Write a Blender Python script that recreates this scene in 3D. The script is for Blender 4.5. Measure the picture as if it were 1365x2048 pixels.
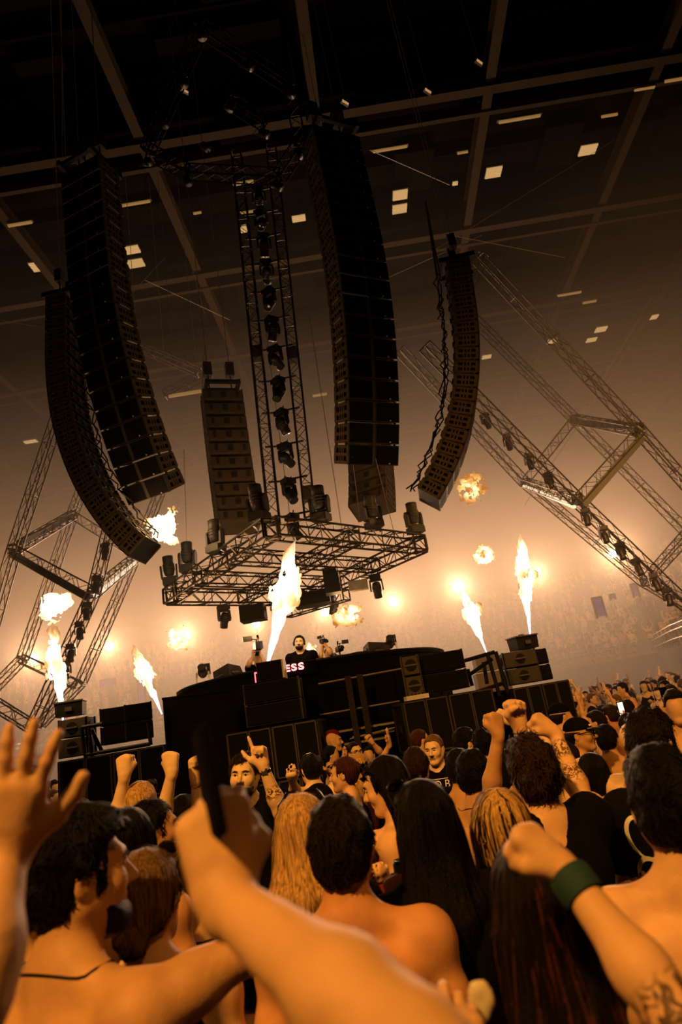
import bpy, bmesh, math, random, time
import numpy as np
from mathutils import Vector, Matrix, Euler
T0 = time.time()
for _o in list(bpy.data.objects): bpy.data.objects.remove(_o)
SC = bpy.context.scene
COL = SC.collection
rnd = random.Random(7)
PI = math.pi
def R_(a): return math.radians(a)

# ------------------------------------------------------------------ camera
FPX, PITCH, ROLL, CAMZ = 1300.0, R_(17.5), R_(9.5), 2.05
_F = Vector((0, math.cos(PITCH), math.sin(PITCH)))
_r0 = Vector((1, 0, 0)); _u0 = Vector((0, -math.sin(PITCH), math.cos(PITCH)))
_R = _r0*math.cos(ROLL) - _u0*math.sin(ROLL)
_U = _r0*math.sin(ROLL) + _u0*math.cos(ROLL)
CAM = Vector((0, 0, CAMZ))
cd = bpy.data.cameras.new('camera'); cam = bpy.data.objects.new('camera', cd); COL.objects.link(cam)
cam.matrix_world = Matrix(((_R.x, _U.x, -_F.x, CAM.x), (_R.y, _U.y, -_F.y, CAM.y), (_R.z, _U.z, -_F.z, CAM.z), (0, 0, 0, 1)))
cd.sensor_fit = 'VERTICAL'; cd.sensor_height = 36.0; cd.lens = FPX/2048*36.0
cd.clip_start = 0.05; cd.clip_end = 300
cd.dof.use_dof = True; cd.dof.focus_distance = 5.5; cd.dof.aperture_fstop = 2.6
SC.camera = cam

# ------------------------------------------------------------------ world: a dark hall, lit by lamps only
wd = bpy.data.worlds.new('hall_air'); SC.world = wd; wd.use_nodes = True
nt = wd.node_tree; nt.nodes.clear()
wo = nt.nodes.new('ShaderNodeOutputWorld'); wb = nt.nodes.new('ShaderNodeBackground')
wb.inputs['Color'].default_value = (0, 0, 0, 1); wb.inputs['Strength'].default_value = 0
nt.links.new(wb.outputs[0], wo.inputs['Surface'])
# ------------------------------------------------------------------ crowd light: stage spots hung behind and above the audience, plus added stand washes
KEY_E, BLIND_E, AMBER_E = 2400.0, 5000.0, 11500.0
def spot(name, loc, aim, energy, col, angle, blend=0.6, size=0.4):
    l = bpy.data.lights.new(name, 'SPOT'); l.energy = energy; l.color = col; l.spot_size = R_(angle); l.spot_blend = blend; l.shadow_soft_size = size
    o = bpy.data.objects.new(name, l); COL.objects.link(o); o.location = loc
    o.rotation_euler = (Vector(aim) - Vector(loc)).to_track_quat('-Z', 'Y').to_euler()
    return o
spot('front_wash_lamp', (-4.0, -5.0, 10.0), (-0.5, 4.2, 1.7), KEY_E*2.6, (1.0, 0.44, 0.08), 50, 1.0, 0.22)
spot('front_wash_lamp', (4.5, -2.5, 11.5), (2.2, 4.4, 1.6), KEY_E*0.9, (1.0, 0.42, 0.075), 48, 1.0, 0.22)
spot('front_wash_lamp', (13.0, 2.0, 13.0), (9.0, 15.0, 1.4), KEY_E*2.2, (1.0, 0.44, 0.09), 80, 0.8, 0.4)
spot('unseen_stand_wash', (4.0, -6.0, 16.0), (17.0, 34.0, 4.5), KEY_E*16.0, (1.0, 0.48, 0.13), 34, 1.0, 0.4)  # unseen lamp added to front-light the right stand crowd
spot('unseen_stand_wash', (-15.0, -6.0, 12.0), (-17.0, 46.0, 5.0), KEY_E*20.0, (1.0, 0.48, 0.13), 30, 1.0, 0.4)  # unseen lamp added to bring out the left stand crowd

SC.view_settings.view_transform = 'Standard'
try: SC.view_settings.look = 'None'
except Exception: pass
SC.view_settings.exposure = 0.0; SC.view_settings.gamma = 1.0; SC.view_settings.use_curve_mapping = False
cy = SC.cycles
cy.use_denoising = True
try: cy.denoiser = 'OPENIMAGEDENOISE'
except Exception: pass
cy.use_adaptive_sampling = True; cy.adaptive_threshold = 0.05
cy.max_bounces = 4; cy.diffuse_bounces = 1; cy.glossy_bounces = 2; cy.transmission_bounces = 3; cy.volume_bounces = 0; cy.transparent_max_bounces = 8
cy.sample_clamp_indirect = 4.0; cy.sample_clamp_direct = 0.0
cy.caustics_reflective = False; cy.caustics_refractive = False

# ------------------------------------------------------------------ pixel helpers (1365 x 2048 frame) -> real points at a chosen distance
def ray(u, v): return _F + _R*((u-682.5)/FPX) - _U*((v-1024.0)/FPX)
def W(u, v, y):
    k = ray(u, v); return CAM + k*(y/k.y)
def WZ(u, v, z):
    k = ray(u, v); return CAM + k*((z-CAM.z)/k.z)

# ------------------------------------------------------------------ materials
MATS = {}
def mat(name, col, rough=0.6, metal=0.0, var=0.15, scale=8.0, bump=0.0, bscale=60.0, emit=None, estr=0.0, spec=0.5, stretch=None):
    m = bpy.data.materials.new(name); m.use_nodes = True; n = m.node_tree; b = n.nodes['Principled BSDF']
    b.inputs['Roughness'].default_value = rough; b.inputs['Metallic'].default_value = metal
    b.inputs['Specular IOR Level'].default_value = spec
    tc = n.nodes.new('ShaderNodeTexCoord'); nz = n.nodes.new('ShaderNodeTexNoise'); nz.inputs['Scale'].default_value = scale; nz.inputs['Detail'].default_value = 3
    vec = tc.outputs['Object']
    if stretch:
        mp = n.nodes.new('ShaderNodeMapping'); mp.inputs['Scale'].default_value = stretch; n.links.new(vec, mp.inputs['Vector']); vec = mp.outputs[0]
    n.links.new(vec, nz.inputs['Vector'])
    r = n.nodes.new('ShaderNodeValToRGB'); c = Vector(col)
    r.color_ramp.elements[0].position = 0.3; r.color_ramp.elements[1].position = 0.7
    r.color_ramp.elements[0].color = (*(c*(1-var)), 1); r.color_ramp.elements[1].color = (*[min(1, x) for x in c*(1+var)], 1)
    n.links.new(nz.outputs['Fac'], r.inputs['Fac']); n.links.new(r.outputs['Color'], b.inputs['Base Color'])
    if bump:
        n2 = n.nodes.new('ShaderNodeTexNoise'); n2.inputs['Scale'].default_value = bscale; n.links.new(vec, n2.inputs['Vector'])
        bp = n.nodes.new('ShaderNodeBump'); bp.inputs['Strength'].default_value = bump; bp.inputs['Distance'].default_value = 0.01
        n.links.new(n2.outputs['Fac'], bp.inputs['Height']); n.links.new(bp.outputs[0], b.inputs['Normal'])
    if emit:
        b.inputs['Emission Color'].default_value = (*emit, 1); b.inputs['Emission Strength'].default_value = estr
        m.cycles.emission_sampling = 'NONE'
    MATS[name] = m; return m
M = MATS
mat('floor', (0.03, 0.028, 0.025), 0.7, bump=0.2)
mat('wall', (0.10, 0.085, 0.07), 0.9, scale=0.6)
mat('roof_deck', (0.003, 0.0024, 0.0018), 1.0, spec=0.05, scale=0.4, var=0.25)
mat('steel_beam', (0.026, 0.019, 0.012), 0.8, spec=0.15, scale=2)
mat('concrete', (0.16, 0.14, 0.12), 0.9, scale=1.2, bump=0.2)
mat('fascia', (0.03, 0.024, 0.018), 0.8, scale=2)
mat('seat', (0.035, 0.03, 0.026), 0.6)
mat('rail', (0.25, 0.22, 0.18), 0.4, 0.6)
mat('cab', (0.007, 0.006, 0.0055), 0.6, bump=0.15, bscale=120, spec=0.2)
mat('cab_brown', (0.020, 0.015, 0.010), 0.65, bump=0.15, bscale=120, spec=0.2)
mat('grille', (0.006, 0.0055, 0.005), 0.7, bump=0.5, bscale=400, spec=0.12)
mat('cab_edge', (0.05, 0.04, 0.026), 0.5)
mat('port_plate', (0.11, 0.078, 0.042), 0.6, spec=0.3)
mat('strip', (0.07, 0.055, 0.04), 0.6)
mat('cab_haze_tone', (0.17, 0.12, 0.065), 0.7, scale=3)  # lightened: haze in front of the rear hangs is put into the colour
mat('badge', (0.8, 0.75, 0.65), 0.3)
mat('truss_metal', (0.10, 0.085, 0.065), 0.38, 0.7)
mat('truss_dark', (0.05, 0.042, 0.035), 0.4, 0.5)
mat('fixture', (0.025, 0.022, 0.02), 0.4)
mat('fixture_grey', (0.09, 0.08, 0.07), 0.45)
mat('lens', (0.05, 0.05, 0.06), 0.08, spec=1.0)
mat('chrome', (0.75, 0.68, 0.58), 0.18, 0.9)
mat('cable', (0.012, 0.011, 0.01), 0.6)
mat('wire', (0.32, 0.27, 0.2), 0.4, 0.4)
mat('red_tag', (0.45, 0.05, 0.02), 0.5)
mat('drape', (0.005, 0.0045, 0.004), 1.0, bump=0.3, bscale=30, spec=0.05)
mat('stage_edge', (0.32, 0.26, 0.18), 0.4, 0.3)
mat('pale_box', (0.72, 0.62, 0.42), 0.6)
mat('neon', (0.9, 0.2, 0.2), 0.5, emit=(1.0, 0.10, 0.12), estr=3.0)
mat('neon_core', (1, .9, .85), 0.5, emit=(1.0, 0.75, 0.68), estr=1.6)
mat('roof_reflection', (0.15, 0.12, 0.08), 0.8, emit=(1.0, 0.58, 0.22), estr=0.50)  # emission paints in blinder reflections on the roof panels
mat('strip_light', (0.15, 0.11, 0.06), 0.8, emit=(1.0, 0.52, 0.15), estr=0.22)
mat('glint_lens', (0.7, 0.6, 0.4), 0.3, emit=(1.0, 0.5, 0.16), estr=0.45)  # weak emission paints in the glints caught by overhead fixtures
mat('led_bar', (0.8, 0.75, 0.6), 0.4, emit=(1.0, 0.8, 0.55), estr=0.9)
mat('blinder_lens', (1, 1, 1), 0.3, emit=(1.0, 0.88, 0.68), estr=45.0)
mat('purple_light', (0.3, 0.25, 0.7), 0.5, emit=(0.30, 0.20, 1.0), estr=0.07)
mat('screen', (0.05, 0.05, 0.06), 0.2, emit=(0.95, 0.85, 0.7), estr=2.0)
mat('phone_black', (0.003, 0.003, 0.003), 0.9, spec=0.05)
mat('white_plastic', (0.75, 0.70, 0.6), 0.35)
mat('glass', (0.03, 0.03, 0.03), 0.08, spec=0.9)
mat('frame_black', (0.008, 0.008, 0.008), 0.25)
mat('metal_ring', (0.8, 0.62, 0.35), 0.2, 1.0)
mat('teal_cloth', (0.004, 0.04, 0.036), 0.8, bump=0.2)
mat('can_green', (0.03, 0.10, 0.05), 0.3, 0.4)
mat('nail_red', (0.35, 0.01, 0.015), 0.25)
mat('tattoo', (0.20, 0.12, 0.065), 0.6, var=0.5, scale=60)
mat('eye_white', (0.75, 0.68, 0.6), 0.15)
mat('iris', (0.02, 0.015, 0.01), 0.1)
mat('lips', (0.36, 0.13, 0.09), 0.4)
mat('print_white', (0.75, 0.7, 0.62), 0.7)
mat('tee_black', (0.0045, 0.004, 0.004), 1.0, bump=0.3, bscale=35, spec=0.06)
mat('tee_grey', (0.10, 0.09, 0.08), 0.9, bump=0.3, bscale=35)
mat('tee_white', (0.6, 0.56, 0.5), 0.9, bump=0.3, bscale=35)
mat('top_red', (0.30, 0.008, 0.012), 0.7, bump=0.3, bscale=35)
mat('trousers', (0.015, 0.014, 0.013), 0.9)
mat('skin', (0.72, 0.43, 0.22), 0.5, spec=0.2, var=0.10, scale=14, bump=0.12, bscale=220)
mat('skin_tan', (0.56, 0.31, 0.14), 0.5, spec=0.2, var=0.12, scale=14, bump=0.12, bscale=220)
mat('skin_pale', (0.82, 0.56, 0.32), 0.5, spec=0.2, var=0.10, scale=14, bump=0.12, bscale=220)
mat('skin_flush', (0.60, 0.29, 0.13), 0.5, spec=0.2, var=0.18, scale=9, bump=0.12, bscale=220)
for nm, c in (('hair_black', (0.006, 0.004, 0.003)), ('hair_dark', (0.012, 0.007, 0.004)), ('hair_brown', (0.032, 0.015, 0.007)),
              ('hair_red', (0.075, 0.020, 0.010)), ('hair_blond', (0.75, 0.44, 0.15)), ('hair_lightbrown', (0.22, 0.12, 0.045)), ('hair_crimson', (0.20, 0.01, 0.012))):
    mat(nm, Vector(c)*0.7, 0.45, var=0.6, scale=22, spec=0.14, bump=0.6, bscale=120, stretch=(6, 6, 0.6))
mat('hair_streak', (0.42, 0.26, 0.09), 0.38, var=0.3, scale=30)
# ------------------------------------------------------------------ object helpers
def prop(o, label=None, cat=None, group=None, kind=None):
    if label: o['label'] = label
    if cat: o['category'] = cat
    if group: o['group'] = group
    if kind: o['kind'] = kind
    return o
def empty(name, loc=(0, 0, 0), rz=0.0, label=None, cat=None, group=None, rot=None, scale=1.0):
    o = bpy.data.objects.new(name, None); COL.objects.link(o); o.location = loc
    o.rotation_euler = rot if rot is not None else (0, 0, rz); o.scale = (scale,)*3; o.empty_display_size = 0.1
    return prop(o, label, cat, group)
def link(name, me, parent=None, loc=(0, 0, 0), rot=(0, 0, 0)):
    o = bpy.data.objects.new(name, me); COL.objects.link(o); o.parent = parent; o.location = loc; o.rotation_euler = rot
    return o
def copy_tree(o, parent=None):
    c = o.copy(); COL.objects.link(c); c.parent = parent
    for ch in CH.get(o.name, ()): copy_tree(ch, c)
    return c
CH = {}
def reg(o):
    """remember children for copy_tree"""
    def walk(x):
        CH[x.name] = [c for c in bpy.data.objects if c.parent == x]
        for c in CH[x.name]: walk(c)
    walk(o); return o
def np_mesh(name, V, Q, m, smooth=True):
    me = bpy.data.meshes.new(name); V = np.asarray(V, np.float32); Q = np.asarray(Q, np.int32)
    if len(Q) and Q.shape[1] == 4:
        dup = np.stack([Q[:, i] == Q[:, (i+1) % 4] for i in range(4)], -1); nd = dup.sum(1); opp = (Q[:, 0] == Q[:, 2]) | (Q[:, 1] == Q[:, 3]); keep = (nd <= 1) & ~opp
        q4 = Q[keep & (nd == 0)]; s3 = Q[keep & (nd == 1)]; d3 = dup[keep & (nd == 1)].argmax(1); t3 = np.stack([s3[np.arange(len(s3)), (d3+k) % 4] for k in (1, 2, 3)], -1)
    else: q4 = np.zeros((0, 4), np.int32); t3 = Q
    li = np.concatenate((q4.ravel(), t3.ravel())).astype(np.int32); tot = np.concatenate((np.full(len(q4), 4), np.full(len(t3), 3))).astype(np.int32)
    me.vertices.add(len(V)); me.vertices.foreach_set('co', V.ravel())
    me.loops.add(len(li)); me.loops.foreach_set('vertex_index', li)
    me.polygons.add(len(tot)); me.polygons.foreach_set('loop_start', (np.cumsum(tot)-tot).astype(np.int32))
    me.polygons.foreach_set('loop_total', tot)
    if smooth: me.polygons.foreach_set('use_smooth', np.ones(len(tot), bool))
    me.update(calc_edges=True)
    if m: me.materials.append(M[m] if isinstance(m, str) else m)
    return me
def cluster(V, Q, mask, cell):
    """merge the masked vertices on a coarse grid (parts of a body nobody sees)"""
    key = np.where(mask[:, None], np.floor(V/cell).astype(np.int64), 0); idx = np.where(mask, (key[:, 0]+500)*1000000+(key[:, 1]+500)*1000+key[:, 2]+500, -1-np.arange(len(V)))
    _, inv = np.unique(idx, return_inverse=True); inv = inv.ravel(); n = inv.max()+1; c = np.bincount(inv, minlength=n); W_ = np.stack([np.bincount(inv, V[:, i], minlength=n)/c for i in range(3)], -1)
    return W_.astype(np.float32), inv[Q].astype(np.int32)
class MB:
    def __init__(s): s.v = []; s.f = []
    def add(s, vs, fs):
        n = len(s.v); s.v += [tuple(x) for x in vs]; s.f += [tuple(i+n for i in f) for f in fs]; return s
    def box(s, c, h, rot=None):
        """centre, half sizes, optional rotation matrix"""
        c = Vector(c); pts = []
        for z in (-1, 1):
            for x, y in ((-1, -1), (1, -1), (1, 1), (-1, 1)):
                p = Vector((x*h[0], y*h[1], z*h[2])); pts.append(c + (rot @ p if rot else p))
        return s.add(pts, [(3, 2, 1, 0), (4, 5, 6, 7), (0, 1, 5, 4), (1, 2, 6, 5), (2, 3, 7, 6), (3, 0, 4, 7)])
    def hexa(s, p):
        """eight corners: bottom ring then top ring"""
        return s.add(p, [(3, 2, 1, 0), (4, 5, 6, 7), (0, 1, 5, 4), (1, 2, 6, 5), (2, 3, 7, 6), (3, 0, 4, 7)])
    def tube(s, pts, r, n=5, cap=True, radii=None):
        pts = [Vector(p) for p in pts]; rings = []; up = None
        for i, p in enumerate(pts):
            t = (pts[min(i+1, len(pts)-1)] - pts[max(i-1, 0)]).normalized()
            if up is None: up = t.orthogonal().normalized()
            a = (up - t*up.dot(t)); a = a.normalized() if a.length > 1e-6 else t.orthogonal().normalized(); up = a; b = t.cross(a)
            rr = radii[i] if radii else r
            rings.append([p + (a*math.cos(2*PI*k/n) + b*math.sin(2*PI*k/n))*rr for k in range(n)])
        vs = [q for g in rings for q in g]; fs = []
        for i in range(len(pts)-1):
            for k in range(n): fs.append((i*n+k, i*n+(k+1) % n, (i+1)*n+(k+1) % n, (i+1)*n+k))
        if cap: fs.append(tuple(range(n-1, -1, -1))); fs.append(tuple((len(pts)-1)*n+k for k in range(n)))
        return s.add(vs, fs)
    def lathe(s, prof, n=14, mtx=None, cap=True):
        """profile of (r, z) around Z"""
        vs = []; fs = []
        for r, z in prof:
            for k in range(n):
                p = Vector((r*math.cos(2*PI*k/n), r*math.sin(2*PI*k/n), z)); vs.append(mtx @ p if mtx else p)
        for i in range(len(prof)-1):
            for k in range(n): fs.append((i*n+k, i*n+(k+1) % n, (i+1)*n+(k+1) % n, (i+1)*n+k))
        if cap: fs.append(tuple(range(n-1, -1, -1))); fs.append(tuple((len(prof)-1)*n+k for k in range(n)))
        return s.add(vs, fs)
    def prism(s, poly, d):
        """polygon (list of points) extruded by vector d"""
        n = len(poly); d = Vector(d); vs = [Vector(p) for p in poly] + [Vector(p)+d for p in poly]
        fs = [tuple(range(n-1, -1, -1)), tuple(range(n, 2*n))] + [(k, (k+1) % n, n+(k+1) % n, n+k) for k in range(n)]
        return s.add(vs, fs)
    def mesh(s, name, m, smooth=False):
        me = bpy.data.meshes.new(name); me.from_pydata(s.v, [], s.f)
        if smooth: me.polygons.foreach_set('use_smooth', [True]*len(me.polygons))
        if m: me.materials.append(M[m])
        me.update(); return me
    def build(s, name, m, parent=None, origin=None, smooth=False):
        if origin is None and parent is not None: origin = (0, 0, 0)
        if origin is not None:
            o = Vector(origin); s.v = [tuple(Vector(p)-o) for p in s.v]
            return link(name, s.mesh(name, m, smooth), parent, (0, 0, 0) if parent else origin)
        return link(name, s.mesh(name, m, smooth), parent)
def rotz(a): return Matrix.Rotation(a, 3, 'Z')
def basis(x, y, z): return Matrix(((x[0], y[0], z[0]), (x[1], y[1], z[1]), (x[2], y[2], z[2])))

# ------------------------------------------------------------------ value noise
_NL = np.random.RandomState(3).rand(32, 32, 32).astype(np.float32)*2-1
def vnoise(P, s, off=0.0):
    q = P*s + off; i = np.floor(q).astype(np.int32); f = (q-i).astype(np.float32); f = f*f*(3-2*f); i &= 31; j = (i+1) & 31
    a = _NL
    x0, y0, z0 = i[..., 0], i[..., 1], i[..., 2]; x1, y1, z1 = j[..., 0], j[..., 1], j[..., 2]; fx, fy, fz = f[..., 0], f[..., 1], f[..., 2]
    c00 = a[x0, y0, z0]*(1-fx)+a[x1, y0, z0]*fx; c10 = a[x0, y1, z0]*(1-fx)+a[x1, y1, z0]*fx
    c01 = a[x0, y0, z1]*(1-fx)+a[x1, y0, z1]*fx; c11 = a[x0, y1, z1]*(1-fx)+a[x1, y1, z1]*fx
    return (c00*(1-fy)+c10*fy)*(1-fz)+(c01*(1-fy)+c11*fy)*fz

# ------------------------------------------------------------------ solid modelling: smooth unions of tapered capsules and ellipsoids, meshed by surface nets
def A3(v): return np.array((v[0], v[1], v[2]), np.float32)
class Cone:
    def __init__(s, a, b, ra, rb=None, k=0.03, op='u', tag=''):
        s.a = A3(a); s.b = A3(b); s.ra = ra; s.rb = ra if rb is None else rb; s.k = k; s.op = op; s.tag = tag
    def bb(s):
        r = max(s.ra, s.rb); return np.minimum(s.a, s.b)-r, np.maximum(s.a, s.b)+r
    def d(s, P):
        ab = s.b-s.a; L = float(ab@ab)+1e-12; pa = P-s.a; t = np.clip(pa@ab/L, 0, 1)
        q = pa-t[..., None]*ab; return np.sqrt((q*q).sum(-1))-(s.ra+(s.rb-s.ra)*t)
class Ell:
    def __init__(s, c, r, rot=None, k=0.03, op='u', tag=''):
        s.c = A3(c); s.r = A3(r); s.R = None if rot is None else np.array(rot, np.float32); s.k = k; s.op = op; s.tag = tag
    def bb(s):
        m = float(s.r.max()) if s.R is not None else s.r
        return s.c-m, s.c+m
    def d(s, P):
        q = P-s.c
        if s.R is not None: q = q@s.R
        a = q/s.r; k0 = np.sqrt((a*a).sum(-1))+1e-9; b = a/s.r; k1 = np.sqrt((b*b).sum(-1))+1e-9
        return k0*(k0-1)/k1
class RBox:
    def __init__(s, c, h, r, rot=None, k=0.01, op='u', tag=''):
        s.c = A3(c); s.h = A3(h); s.rr = r; s.R = None if rot is None else np.array(rot, np.float32); s.k = k; s.op = op; s.tag = tag
    def bb(s):
        m = float(np.linalg.norm(s.h))+s.rr if s.R is not None else s.h+s.rr
        return s.c-m, s.c+m
    def d(s, P):
        q = P-s.c
        if s.R is not None: q = q@s.R
        q = np.abs(q)-s.h; return np.sqrt((np.maximum(q, 0)**2).sum(-1))+np.minimum(q.max(-1), 0)-s.rr
class Fn:
    """post operation: f(P, d) -> d over the whole field"""
    op = 'f'; k = 0; tag = ''
    def __init__(s, f): s.f = f
def smin(a, b, k):
    if k <= 0: return np.minimum(a, b)
    h = np.maximum(k-np.abs(a-b), 0)/k; return np.minimum(a, b)-h*h*k*0.25
def apply_prim(D, P, p):
    if p.op == 'f': return p.f(P, D)
    e = p.d(P)
    if p.op == 'u': return smin(D, e, p.k)
    if p.op == 's': return -smin(-D, e, p.k)       # carve away
    if p.op == 'i': return -smin(-D, -e, p.k)      # keep inside
def field(prims, P):
    D = np.full(P.shape[:-1], 1.0, np.float32)
    for p in prims: D = apply_prim(D, P, p)
    return D
def axis(lo, hi, base, fine):
    xs = [lo]; x = lo
    while x < hi:
        h = base
        for a, b, v in fine:
            if a-v <= x <= b+v: h = min(h, v)
        nxt = x+h
        for a, b, v in fine:
            if v < h and x < a < nxt: nxt = max(a, x+v)
        x = nxt; xs.append(x)
    return np.array(xs, np.float32)
def grid_axes(prims, base, fine, pad=None):
    us = [p for p in prims if p.op == 'u']; lo = np.min([p.bb()[0] for p in us], 0); hi = np.max([p.bb()[1] for p in us], 0)
    pad = pad or base*2.2
    return [axis(float(lo[i]-pad), float(hi[i]+pad), base, [(float(b[0][i]), float(b[1][i]), b[2]) for b in fine]) for i in range(3)]
def sdf_mesh(prims, base=0.012, fine=(), pad=None, smooth_it=0):
    X, Y, Z = grid_axes(prims, base, fine, pad); sh = (len(X), len(Y), len(Z))
    D = np.full(sh, 1.0, np.float32)
    for p in prims:
        if p.op == 'f':
            P = np.stack(np.meshgrid(X, Y, Z, indexing='ij'), -1); D = p.f(P, D).astype(np.float32); continue
        if p.op == 'i': lo, hi = np.array((-1e3,)*3), np.array((1e3,)*3)
        else: lo, hi = p.bb()
        m = p.k + base*2.5
        i0, i1 = np.searchsorted(X, [lo[0]-m, hi[0]+m]); j0, j1 = np.searchsorted(Y, [lo[1]-m, hi[1]+m]); k0, k1 = np.searchsorted(Z, [lo[2]-m, hi[2]+m])
        if i1 <= i0 or j1 <= j0 or k1 <= k0: continue
        P = np.stack(np.meshgrid(X[i0:i1], Y[j0:j1], Z[k0:k1], indexing='ij'), -1)
        D[i0:i1, j0:j1, k0:k1] = apply_prim(D[i0:i1, j0:j1, k0:k1], P, p)
    D[0] = 1; D[-1] = 1; D[:, 0] = 1; D[:, -1] = 1; D[:, :, 0] = 1; D[:, :, -1] = 1
    return nets(D, X, Y, Z, smooth_it)
def nets(D, X, Y, Z, smooth_it=0):
    S = D < 0
    c = np.zeros((S.shape[0]-1, S.shape[1]-1, S.shape[2]-1), np.uint8)
    for a in (0, 1):
        for b in (0, 1):
            for e in (0, 1): c += S[a:a+c.shape[0], b:b+c.shape[1], e:e+c.shape[2]]
    I, J, K = np.nonzero((c > 0) & (c < 8)); n = len(I)
    if n == 0: return np.zeros((0, 3)), np.zeros((0, 4), int)
    idx = np.full(c.shape, -1, np.int32); idx[I, J, K] = np.arange(n)
    acc = np.zeros((n, 3), np.float32); cnt = np.zeros(n, np.float32)
    ax = (X, Y, Z)
    for d in range(3):
        for a in (0, 1):
            for b in (0, 1):
                o = [0, 0, 0]; o[(d+1) % 3] = a; o[(d+2) % 3] = b; e = list(o); e[d] = 1
                v0 = D[I+o[0], J+o[1], K+o[2]]; v1 = D[I+e[0], J+e[1], K+e[2]]; m = (v0 < 0) != (v1 < 0)
                t = np.where(m, v0/(v0-v1+1e-12), 0)
                p0 = np.stack((X[I+o[0]], Y[J+o[1]], Z[K+o[2]]), -1); p1 = np.stack((X[I+e[0]], Y[J+e[1]], Z[K+e[2]]), -1)
                acc += np.where(m[:, None], p0+(p1-p0)*t[:, None], 0); cnt += m
    V = acc/cnt[:, None]; Q = []
    for d in range(3):
        sl0 = [slice(1, -1)]*3; sl1 = [slice(1, -1)]*3; sl0[d] = slice(0, -1); sl1[d] = slice(1, None)
        s0 = S[tuple(sl0)]; s1 = S[tuple(sl1)]; G = np.stack(np.nonzero(s0 != s1), -1); flip = s1[tuple(G.T)]
        G = G+1; G[:, d] -= 1
        u = (d+1) % 3; w = (d+2) % 3
        def cell(a, b):
            H = G.copy(); H[:, u] -= a; H[:, w] -= b; return idx[H[:, 0], H[:, 1], H[:, 2]]
        q = np.stack((cell(1, 1), cell(0, 1), cell(0, 0), cell(1, 0)), -1)
        q[flip] = q[flip][:, ::-1]; Q.append(q)
    Q = np.concatenate(Q)
    Q = Q[(Q >= 0).all(1)]
    for _ in range(smooth_it):
        s = np.zeros_like(V); k = np.zeros(len(V), np.float32)
        for a in range(4):
            for b in (1, 3):
                np.add.at(s, Q[:, a], V[Q[:, (a+b) % 4]]); np.add.at(k, Q[:, a], 1)
        V = V*0.5+s/np.maximum(k, 1)[:, None]*0.5
    return V, Q
def sdf_obj(name, prims, m, parent=None, base=0.012, fine=(), smooth_it=0, pad=None):
    V, Q = sdf_mesh(prims, base, fine, pad, smooth_it)
    return link(name, np_mesh(name, V, Q, m), parent)
# ================================================================== THE HALL
def struct(name, mb, m, smooth=False):
    o = mb.build(name, m, None, None, smooth); o['kind'] = 'structure'; return o
HX, HY0, HY1, HZ = 46.0, -22.0, 69.0, 26.5
struct('floor', MB().box((0, 23.5, -0.1), (HX, 45.5, 0.1)), 'floor')
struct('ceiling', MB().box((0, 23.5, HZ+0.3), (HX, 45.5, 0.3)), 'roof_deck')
struct('wall_back', MB().box((0, HY1+0.2, HZ/2), (HX, 0.2, HZ/2)), 'wall')
struct('wall_front', MB().box((0, HY0-0.2, HZ/2), (HX, 0.2, HZ/2)), 'wall')
struct('wall_left', MB().box((-HX-0.2, 23.5, HZ/2), (0.2, 45.5, HZ/2)), 'wall')
struct('wall_right', MB().box((HX+0.2, 23.5, HZ/2), (0.2, 45.5, HZ/2)), 'wall')
# roof steel: long girders down the hall, doubled cross girders
tn = 0
for k in range(-5, 7):
    x = 2.0+7.15*k; tn += 1
    mb = MB(); a, b = Vector((x-0.75, 4, 25.6)), Vector((x+0.75, 66, 25.6)); t = (b-a).normalized(); r = basis(t.cross(Vector((0, 0, 1))), t, (0, 0, 1))
    mid = (a+b)/2; L = (b-a).length/2
    mb.box(mid+Vector((0, 0, -0.3)), (0.2, L, 0.04), r); mb.box(mid+Vector((0, 0, 0.3)), (0.2, L, 0.04), r); mb.box(mid, (0.04, L, 0.28), r)
    struct('trim_%d' % tn, mb, 'steel_beam')
for y in (12.2, 20.4, 28.6, 36.8, 45.0, 53.2, 61.4):
    for dy, w, z in ((0, 0.2, 25.45), (1.15, 0.10, 25.5)):
        tn += 1; mb = MB(); mb.box((0, y+dy, z-0.25), (HX, w, 0.035)); mb.box((0, y+dy, z+0.25), (HX, w, 0.035)); mb.box((0, y+dy, z), (HX, 0.03, 0.23))
        struct('trim_%d' % tn, mb, 'steel_beam')
mb = MB()
for i in range(30):
    mb.box((0, 6+2.05*i, 26.35), (HX, 0.05, 0.12))
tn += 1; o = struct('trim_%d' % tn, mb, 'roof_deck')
# ceiling panels between the girders, alternating in depth
mb = MB(); rr = random.Random(5)
for k in range(-4, 6):
    for j in range(16):
        if rr.random() < 0.55: mb.box((5.6+7.15*k+rr.uniform(-.6, .6), 8+3.4*j, 26.3), (rr.choice((0.9, 1.5, 2.3)), 1.2, rr.uniform(0.05, 0.2)))
tn += 1; struct('trim_%d' % tn, mb, 'roof_deck')

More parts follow.
